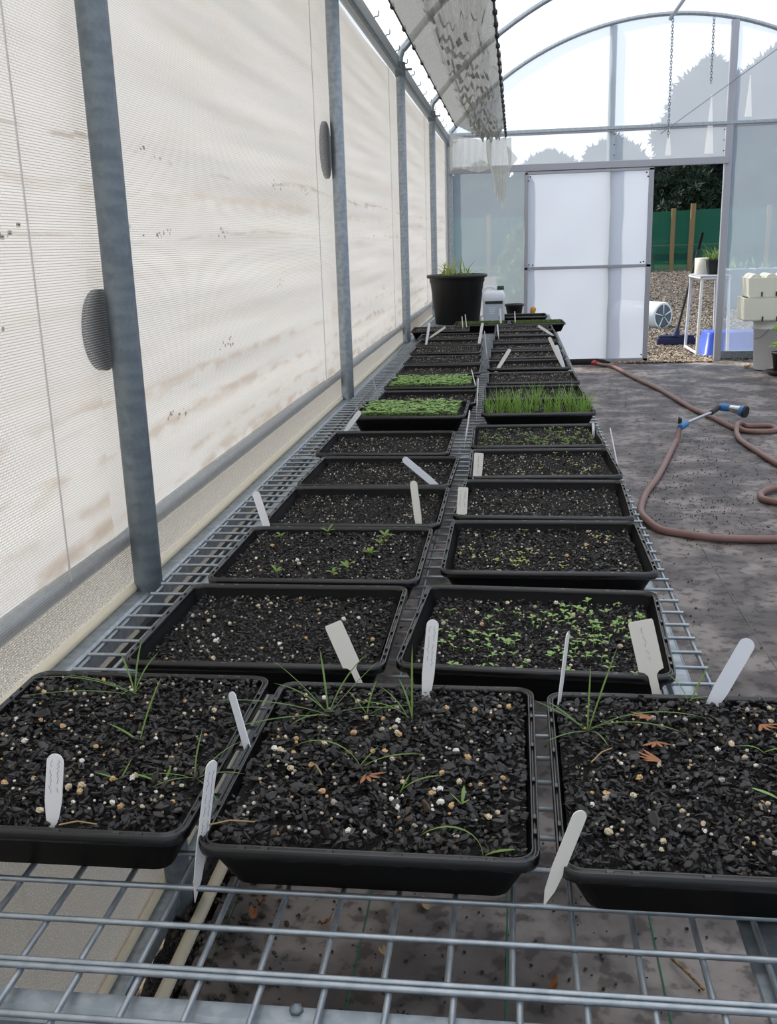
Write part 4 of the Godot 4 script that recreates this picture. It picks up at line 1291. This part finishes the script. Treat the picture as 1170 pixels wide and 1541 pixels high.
	for k in 2:
		var bx := thing("foam_box", ["lower white foam box with cut-out edge on the bucket", "upper white foam box with scalloped rim on the bucket"][k], "foam box", P(2.525, [0.482, 0.698][k], 10.10), -0.04, "foam boxes on the bucket")
		var st := begin()
		var hx: float = [0.365, 0.335][k]
		var hh: float = [0.214, 0.185][k]
		var l0 := func(inset: float, y: float) -> Array: return round_rect(hx - inset, 0.20 - inset, 0.012, y, 2)
		skin(st, [l0.call(0.02, 0.0), l0.call(0.012, 0.012), l0.call(0.0, hh), l0.call(0.03, hh), l0.call(0.04, 0.05)], true, true, -1)
		part(bx, "box", done(st), M.polystyrene)
		if k == 1:
			for q in 5:
				part(bx, "scallop", tube_mesh([Vector3(-hx + 0.07 + q * 0.14, hh - 0.018, -0.19), Vector3(-hx + 0.07 + q * 0.14, hh - 0.018, 0.195)], 0.055, 16), M.polystyrene)
		else:
			part(bx, "inner_tray", cbox_mesh(Vector3(0.30, 0.012, 0.08), 0.003, Vector3(0.12, hh - 0.008, 0.14)), M.timber)
		for q in 3:
			part(bx, "slot", cbox_mesh(Vector3(0.014, 0.045, 0.004), 0.001, Vector3(-hx + [0.18, 0.13][k] + q * 0.13, [0.02, 0.035][k], 0.199)), M.net_dark)
	o = thing("potted_sapling", "green leafy plant in a black pot at the right edge", "potted plant", P(2.49, 0.0, 9.68))
	part(o, "pot", lathe([Vector2(0.075, 0.02), Vector2(0.10, 0.19), Vector2(0.108, 0.192), Vector2(0.108, 0.215), Vector2(0.098, 0.215), Vector2(0.09, 0.18)], 24), M.pot_plastic)
	part(o, "saucer", lathe([Vector2(0.12, 0.0), Vector2(0.15, 0.045), Vector2(0.145, 0.045), Vector2(0.115, 0.012)], 24), M.pot_plastic)
	part(o, "stem", tube_mesh(spline([Vector3(0, 0.17, 0), Vector3(0.01, 0.34, 0.0), Vector3(-0.01, 0.50, 0.01)], 4), 0.006, 6), M.leaf_green)
	var lm := seedling_mesh(21, 7, 0.075, 0.016, 0.02)
	for k in 9:
		part(o, "leaf_spray", lm, M.leaf_green if k % 2 else M.grass_green, Vector3(rng.randf_range(-0.09, 0.06), 0.26 + k * 0.035, rng.randf_range(-0.04, 0.08)), Basis.from_euler(Vector3(rng.randf_range(-0.4, 0.4), k * 2.1, 0.3)))
	for k in 7:
		one("stone", pebble_mesh(40 + k), M["pebble_%d" % (k % 5)], ["flat pale stone by the bucket foot", "small tan stone by the bucket foot", "grey stone left of the bucket foot", "round white stone left of the bucket foot", "orange stone before the bucket", "little pale stone before the black pot", "tan stone before the black pot"][k], "stone", "stones by the bucket", P([2.38, 2.41, 2.33, 2.28, 2.44, 2.47, 2.50][k], 0.018, [10.18, 10.25, 10.32, 10.22, 10.05, 9.95, 9.90][k]))
		get_child(get_child_count() - 1).scale = Vector3(0.035, 0.02, 0.028) * (0.8 + 0.08 * k)

# ---------------------------------------------------------------- outside
func ground_y(z: float) -> float:
	return -0.03 + 0.33 * smoothstep(13.0, 30.0, z)

func spray_mesh(sd: int, needle: float) -> ArrayMesh:
	var r := RandomNumberGenerator.new()
	r.seed = sd
	var st := begin()
	for k in 14:
		var d := Vector3(r.randfn(0, 1), r.randfn(0, 0.7) - 0.2, r.randfn(0, 1)).normalized()
		var s := d.cross(Vector3(r.randfn(0, 1), 1, r.randfn(0, 1))).normalized() * needle * 0.13
		var m := d * needle * r.randf_range(0.5, 1.0)
		st.set_smooth_group(-1)
		quad(st, Vector3.ZERO, m * 0.5 + s, m, m * 0.5 - s)
	return done(st)

var sprays := []

# a tree of foliage sprays massed over a few rounded boughs
func tree(label: String, x: float, z: float, h: float, spread: float, m: Material, n0: int, leaf := 0.5, at_y := 0.25, conic := 0.0) -> void:
	var o := thing("tree", label, "tree", P(x, at_y, z), 0.0, "trees beyond the fence")
	part(o, "trunk", tube_mesh([Vector3(0, -0.4, 0), Vector3(0.05, h * 0.45, 0), Vector3(0, h * 0.8, 0)], [spread * 0.09, spread * 0.06, 0.05], 8), M.tree_bark)
	var xf := []
	var n := n0 * 2
	for k in n:
		var t := pow(rng.randf(), 0.8)
		var an := rng.randf() * TAU
		var lobes := 0.82 + 0.18 * sin(an * 5.0 + t * 17.0) + 0.1 * sin(an * 3.0 - t * 31.0)
		var prof := lerpf(sqrt(maxf(0.0, 1.0 - pow(t * 1.02 - 0.28, 2.0) * 1.9)), 1.0 - t * 0.93, conic)
		var rad := spread * prof * lobes * rng.randf_range(0.72, 1.0)
		xf.append(Transform3D(Basis.from_euler(Vector3(rng.randf() * 6, rng.randf() * 6, rng.randf() * 6)).scaled(Vector3.ONE * leaf * 0.8 * rng.randf_range(0.5, 1.3)), Vector3(cos(an) * rad, 0.15 + t * h * 0.98, sin(an) * rad)))
	multi(o, "crown", sprays[n0 % 3], m, xf)

func build_outside() -> void:
	sprays = [spray_mesh(1, 1.0), spray_mesh(2, 1.0), spray_mesh(3, 1.0)]
	var gr := struct("ground", "brown bark and gravel yard outside the doorway")
	part(gr, "yard", sheet(40, 60, func(u: float, v: float):
		var z: float = lerpf(-6.0, 33.0, v)
		return P(lerpf(-14.0, 20.0, u), ground_y(z) + 0.012 * sin(u * 97.0) * sin(v * 71.0), z)), M.gravel_ground)
	part(gr, "gravel_edge", sheet(6, 40, func(u: float, v: float): return P(lerpf(-4.0, -0.76, u), -0.012, lerpf(-4.0, 16.0, v))), M.pale_gravel)
	part(gr, "paddock", sheet(10, 10, func(u: float, v: float): return P(lerpf(-60.0, 70.0, u), 0.27, lerpf(30.5, 90.0, v))), M.lawn)
	var ch := struct("bark_mulch", "tan bark mulch spread outside the doorway")
	ch.set_meta("kind", "stuff")
	var xf := []
	var cols := []
	for k in 9000:
		var z := 10.72 + pow(rng.randf(), 1.7) * 6.0
		var x := rng.randf_range(1.2, 1.5 + z * 0.12)
		if z < 10.86:
			x = rng.randf_range(1.05, 2.05)
		xf.append(Transform3D(Basis.from_euler(Vector3(rng.randfn(0, 0.4), rng.randf() * 6, rng.randfn(0, 0.4))).scaled(Vector3.ONE * rng.randf_range(0.008, 0.022)), P(x, ground_y(z) + 0.012 + (0.025 if z < 11.2 else 0.0) + rng.randf() * 0.01, z)))
		var g := rng.randf_range(0.10, 0.46)
		cols.append(Color(g, g * 0.80, g * 0.56))
	for k in 9000:
		var z := 14.0 + pow(rng.randf(), 1.3) * 16.0
		var x := rng.randf_range(z * 0.10, 1.0 + z * 0.19)
		xf.append(Transform3D(Basis.from_euler(Vector3(rng.randfn(0, 0.4), rng.randf() * 6, rng.randfn(0, 0.4))).scaled(Vector3.ONE * rng.randf_range(0.012, 0.036)), P(x, ground_y(z) + 0.015, z)))
		var g := rng.randf_range(0.07, 0.26)
		cols.append(Color(g, g * 0.80, g * 0.58))
	multi(ch, "chips", chip_mesh(7), M.grit, xf, cols)

	# wrapped roll
	var o := thing("film_roll", "wrapped white plastic roll lying on the yard outside", "roll", P(2.12, 0.165, 15.3), 0.0)
	var ax := Vector3(-0.62, 0.0, -0.78).normalized()
	var p0 := Vector3(0.02, 0, 0.28)
	part(o, "roll", tube_mesh([p0, p0 + ax * 0.02, p0 + ax * 0.85, p0 + ax * 0.87], [0.185, 0.2, 0.2, 0.18], 28), M.roll_white)
	part(o, "end", tube_mesh([p0 - ax * 0.006, p0 + ax * 0.012], [0.15, 0.188], 28), M.roll_end)
	for k in 5:
		var an := TAU * k / 5 + 0.4
		var sd := ax.cross(Vector3.UP).normalized()
		var r := sd * cos(an) + Vector3.UP * sin(an)
		part(o, "pleat", tube_mesh([p0 - ax * 0.008 + r * 0.02, p0 - ax * 0.010 + r * 0.17], [0.006, 0.012], 6), M.roll_white)
	# broom
	o = thing("yard_broom", "dark blue yard broom leaning outside the doorway", "broom", P(1.975, 0.0, 12.7))
	part(o, "bristles", cbox_mesh(Vector3(0.46, 0.085, 0.075), 0.01, Vector3(0.0, 0.03, 0)), M.broom_blue)
	part(o, "head", cbox_mesh(Vector3(0.43, 0.04, 0.06), 0.012, Vector3(0.0, 0.085, 0)), M.broom_blue)
	part(o, "socket", tube_mesh([Vector3(-0.01, 0.09, 0), Vector3(0.015, 0.20, 0)], [0.055, 0.02], 12), M.broom_blue)
	part(o, "handle", tube_mesh([Vector3(0.01, 0.16, 0), Vector3(0.235, 1.22, 0)], 0.0145, 10), M.dark_pole)
	part(o, "grip", tube_mesh([Vector3(0.213, 1.12, 0), Vector3(0.255, 1.315, 0)], 0.019, 10), M.black_plastic)
	# white frame stand with pots
	o = thing("frame_stand", "white tubular stand with square top outside the jamb", "stand", P(2.17, 0.0, 11.8))
	for sx in [-1.0, 1.0]:
		for sz in [-1.0, 1.0]:
			part(o, "leg", tube_mesh([Vector3(sx * 0.165, 0, sz * 0.39), Vector3(sx * 0.14, 0.835, sz * 0.36)], 0.017, 10), M.white_paint)
		if sx < 0:
			part(o, "foot_rail", tube_mesh([Vector3(sx * 0.165, 0.017, -0.39), Vector3(sx * 0.165, 0.017, 0.39)], 0.016, 10), M.white_paint)
		part(o, "top_rail", tube_mesh([Vector3(sx * 0.15, 0.832, -0.38), Vector3(sx * 0.15, 0.832, 0.38)], 0.018, 10), M.white_paint)
	for sz in [-1.0, 1.0]:
		part(o, "top_rail", tube_mesh([Vector3(-0.15, 0.832, sz * 0.37), Vector3(0.15, 0.832, sz * 0.37)], 0.018, 10), M.white_paint)
	part(o, "top", cbox_mesh(Vector3(0.33, 0.018, 0.78), 0.004, Vector3(0, 0.848, 0)), M.pale_steel)
	o = thing("cream_container", "cream plastic container on the white stand", "container", P(2.115, 0.858, 12.0))
	part(o, "body", lathe([Vector2(0.075, 0), Vector2(0.078, 0.01), Vector2(0.080, 0.175), Vector2(0.076, 0.178), Vector2(0.07, 0.172)], 20), M.cream_pot)
	o = thing("potted_grass", "black square pot of wispy grey-green grass on the stand", "potted plant", P(2.21, 0.858, 11.78))
	var st := begin()
	skin(st, [round_rect(0.065, 0.065, 0.012, 0.0), round_rect(0.08, 0.08, 0.012, 0.145), round_rect(0.086, 0.086, 0.012, 0.147), round_rect(0.086, 0.086, 0.012, 0.165), round_rect(0.076, 0.076, 0.01, 0.165), round_rect(0.07, 0.07, 0.01, 0.12)], true, true)
	part(o, "pot", done(st), M.pot_plastic)
	for k in 4:
		st = begin()
		for b in 40:
			blade(st, Vector3(rng.randfn(0, 0.03), 0.12, rng.randfn(0, 0.03)), rng.randf() * TAU, rng.randf_range(0.1, 0.8), rng.randf_range(0.10, 0.26), 0.0022, rng.randf_range(0.3, 1.6), 5)
		part(o, "grass", done(st), M.leaf_green if k % 2 else M.hedge)
	# blue tub upside down
	o = thing("blue_tub", "blue plastic tub upside down behind the film by the jamb", "tub", P(2.50, ground_y(11.6), 11.73))
	st = begin()
	skin(st, [round_rect(0.42, 0.26, 0.06, 0.0), round_rect(0.42, 0.26, 0.06, 0.02), round_rect(0.40, 0.245, 0.06, 0.025), round_rect(0.37, 0.215, 0.06, 0.245), round_rect(0.355, 0.20, 0.06, 0.262), round_rect(0.30, 0.15, 0.05, 0.266)], true, true)
	part(o, "body", done(st), M.tub_blue)
	one("dustpan", cbox_mesh(Vector3(0.10, 0.16, 0.18), 0.02, Vector3(0, 0.08, 0), Basis(Vector3.FORWARD, 0.4)), M.black_plastic, "black dustpan standing behind the white stand", "dustpan", "", P(2.24, -0.02, 12.25))
	# rows of trays on the yard, seen hazily through the film
	for k in 7:
		var b := thing("nursery_crate", "%s nursery crate on the yard, %s from the jamb" % ["grey" if k < 4 else "pale", ["first", "second", "third", "fourth", "fifth", "sixth", "seventh"][k]], "crate", P(3.75 + k * 0.42, 0.05, 18.0), 0.0, "crates on the yard")
		part(b, "bin", cbox_mesh(Vector3(0.34, 0.66, 0.5), 0.015, Vector3(0, 0.33, 0)), M.galvanised_dull if k < 4 else M.white_paint)
		var s2 := begin()
		for q in 14:
			blade(s2, Vector3(rng.randf_range(-0.14, 0.14), 0.64, rng.randf_range(-0.2, 0.2)), rng.randf() * TAU, rng.randf_range(0.05, 0.7), rng.randf_range(0.12, 0.30), 0.014, 0.7, 4)
		part(b, "plants", done(s2), M.hedge)
	# green shade-cloth fence
	o = thing("shade_fence", "green shade-cloth fence on timber posts beyond the yard", "fence", P(0, 0, 30.0))
	part(o, "cloth", sheet(60, 4, func(u: float, v: float): return Vector3(lerpf(-16.0, 24.0, u), lerpf(0.30, 1.96 + 0.02 * sin(u * 60.0), v), 0.03 * sin(u * 40.0))), M.fence_net)
	for k in 14:
		var x := 4.42 + (k - 7) * 2.6
		part(o, "post", tube_mesh([Vector3(x, 0.1, 0.10), Vector3(x + 0.01, 2.02, 0.10)], 0.065, 10), M.timber)
	part(o, "post", tube_mesh([Vector3(4.92, 0.1, 0.12), Vector3(4.96, 2.13, 0.12)], 0.075, 10), M.timber)
	part(o, "post", tube_mesh([Vector3(3.98, 0.1, -0.4), Vector3(3.98, 1.15, -0.4)], 0.03, 8), M.timber)
	part(o, "rail", tube_mesh([Vector3(-16, 0.98, -0.12), Vector3(24, 0.98, -0.12)], 0.045, 8), M.timber)
	# trees
	tree("tall dark conifer filling the doorway's upper part", 7.6, 43.0, 7.4, 2.4, M.conifer_dark, 2600, 0.6)
	tree("broad dark conifer to the doorway's left", 4.2, 46.0, 4.9, 2.3, M.conifer_dark, 2000, 0.55)
	tree("tallest dark tree rising above the jamb", 10.6, 44.0, 8.0, 2.9, M.conifer, 2900, 0.65)
	tree("large dark tree at the right edge beyond the fence", 14.8, 46.0, 8.2, 3.4, M.conifer_dark, 2900, 0.65)
	tree("dark tree farther along beyond the right edge", 19.5, 48.0, 8.0, 3.4, M.conifer, 2400, 0.7)
	tree("low rounded tree above the sliding door", 1.6, 50.0, 4.8, 2.6, M.conifer, 1900, 0.5)
	tree("low tree between the sliding door and big pot", -1.6, 48.0, 4.2, 2.5, M.conifer, 1900, 0.5)
	tree("grey-green tree behind the fabric tail", -5.2, 46.0, 4.6, 2.8, M.conifer, 1900, 0.5)
	tree("dark bush low in the doorway's middle", 6.2, 39.0, 3.4, 1.7, M.conifer, 1500, 0.4)
	tree("dark bush low beside the jamb", 9.0, 38.0, 3.6, 1.9, M.conifer, 1500, 0.4)
	tree("pale green shrub seen through the film beside the door", 0.12, 16.2, 1.35, 0.42, M.hedge, 700, 0.13, 0.0)

# ---------------------------------------------------------------- the scene
func _ready() -> void:
	# camera
	var cam := Camera3D.new()
	cam.name = "camera"
	cam.fov = rad_to_deg(2.0 * atan(770.5 / 1486.8))
	cam.near = 0.02
	cam.far = 400.0
	var p := deg_to_rad(15.183)
	var y := deg_to_rad(7.550)
	var r := deg_to_rad(-1.807)
	var fwd := P(-sin(y) * cos(p), -sin(p), cos(y) * cos(p))
	var rt := P(cos(y), 0, sin(y))
	var up := P(-sin(y) * sin(p), cos(p), cos(y) * sin(p))
	cam.transform = Transform3D(Basis(rt * cos(r) + up * sin(r), up * cos(r) - rt * sin(r), -fwd), Vector3(0, 1.30, 0))
	add_child(cam)
	# sky
	var sky := ProceduralSkyMaterial.new()
	sky.sky_top_color = Color(0.72, 0.80, 0.92)
	sky.sky_horizon_color = Color(0.93, 0.95, 0.98)
	sky.sky_curve = 0.25
	sky.ground_bottom_color = Color(0.45, 0.43, 0.40)
	sky.ground_horizon_color = Color(0.85, 0.86, 0.87)
	sky.sun_angle_max = 1.0
	var env := Environment.new()
	env.background_mode = Environment.BG_SKY
	env.sky = Sky.new()
	env.sky.sky_material = sky
	env.background_energy_multiplier = 1.0
	env.tonemap_mode = Environment.TONE_MAPPER_LINEAR
	env.tonemap_exposure = 1.7
	env.sdfgi_enabled = true
	env.ssao_enabled = true
	env.ssil_enabled = true
	var we := WorldEnvironment.new()
	we.name = "environment"
	we.environment = env
	add_child(we)
	# hazy sun from the far left, outside the fabric wall
	var sun := DirectionalLight3D.new()
	sun.name = "sun"
	sun.light_energy = 1.15
	sun.light_color = Color(1.0, 0.96, 0.90)
	sun.light_angular_distance = 3.0
	sun.shadow_enabled = true
	sun.sky_mode = DirectionalLight3D.SKY_MODE_LIGHT_ONLY
	add_child(sun)
	sun.look_at_from_position(P(-4.0, 5.2, 2.6), P(0, 0, 0), Vector3.UP)

	rng.seed = 20240
	floor_noise.seed = 5
	floor_noise.frequency = 0.02
	make_materials()
	build_floor()
	build_left_wall()
	build_hoops()
	build_roof_and_far_walls()
	build_end_wall()
	build_bench()
	build_outside()
	build_screen()
	build_trays()
	build_bench_things()
	build_floor_things()
	build_labels()
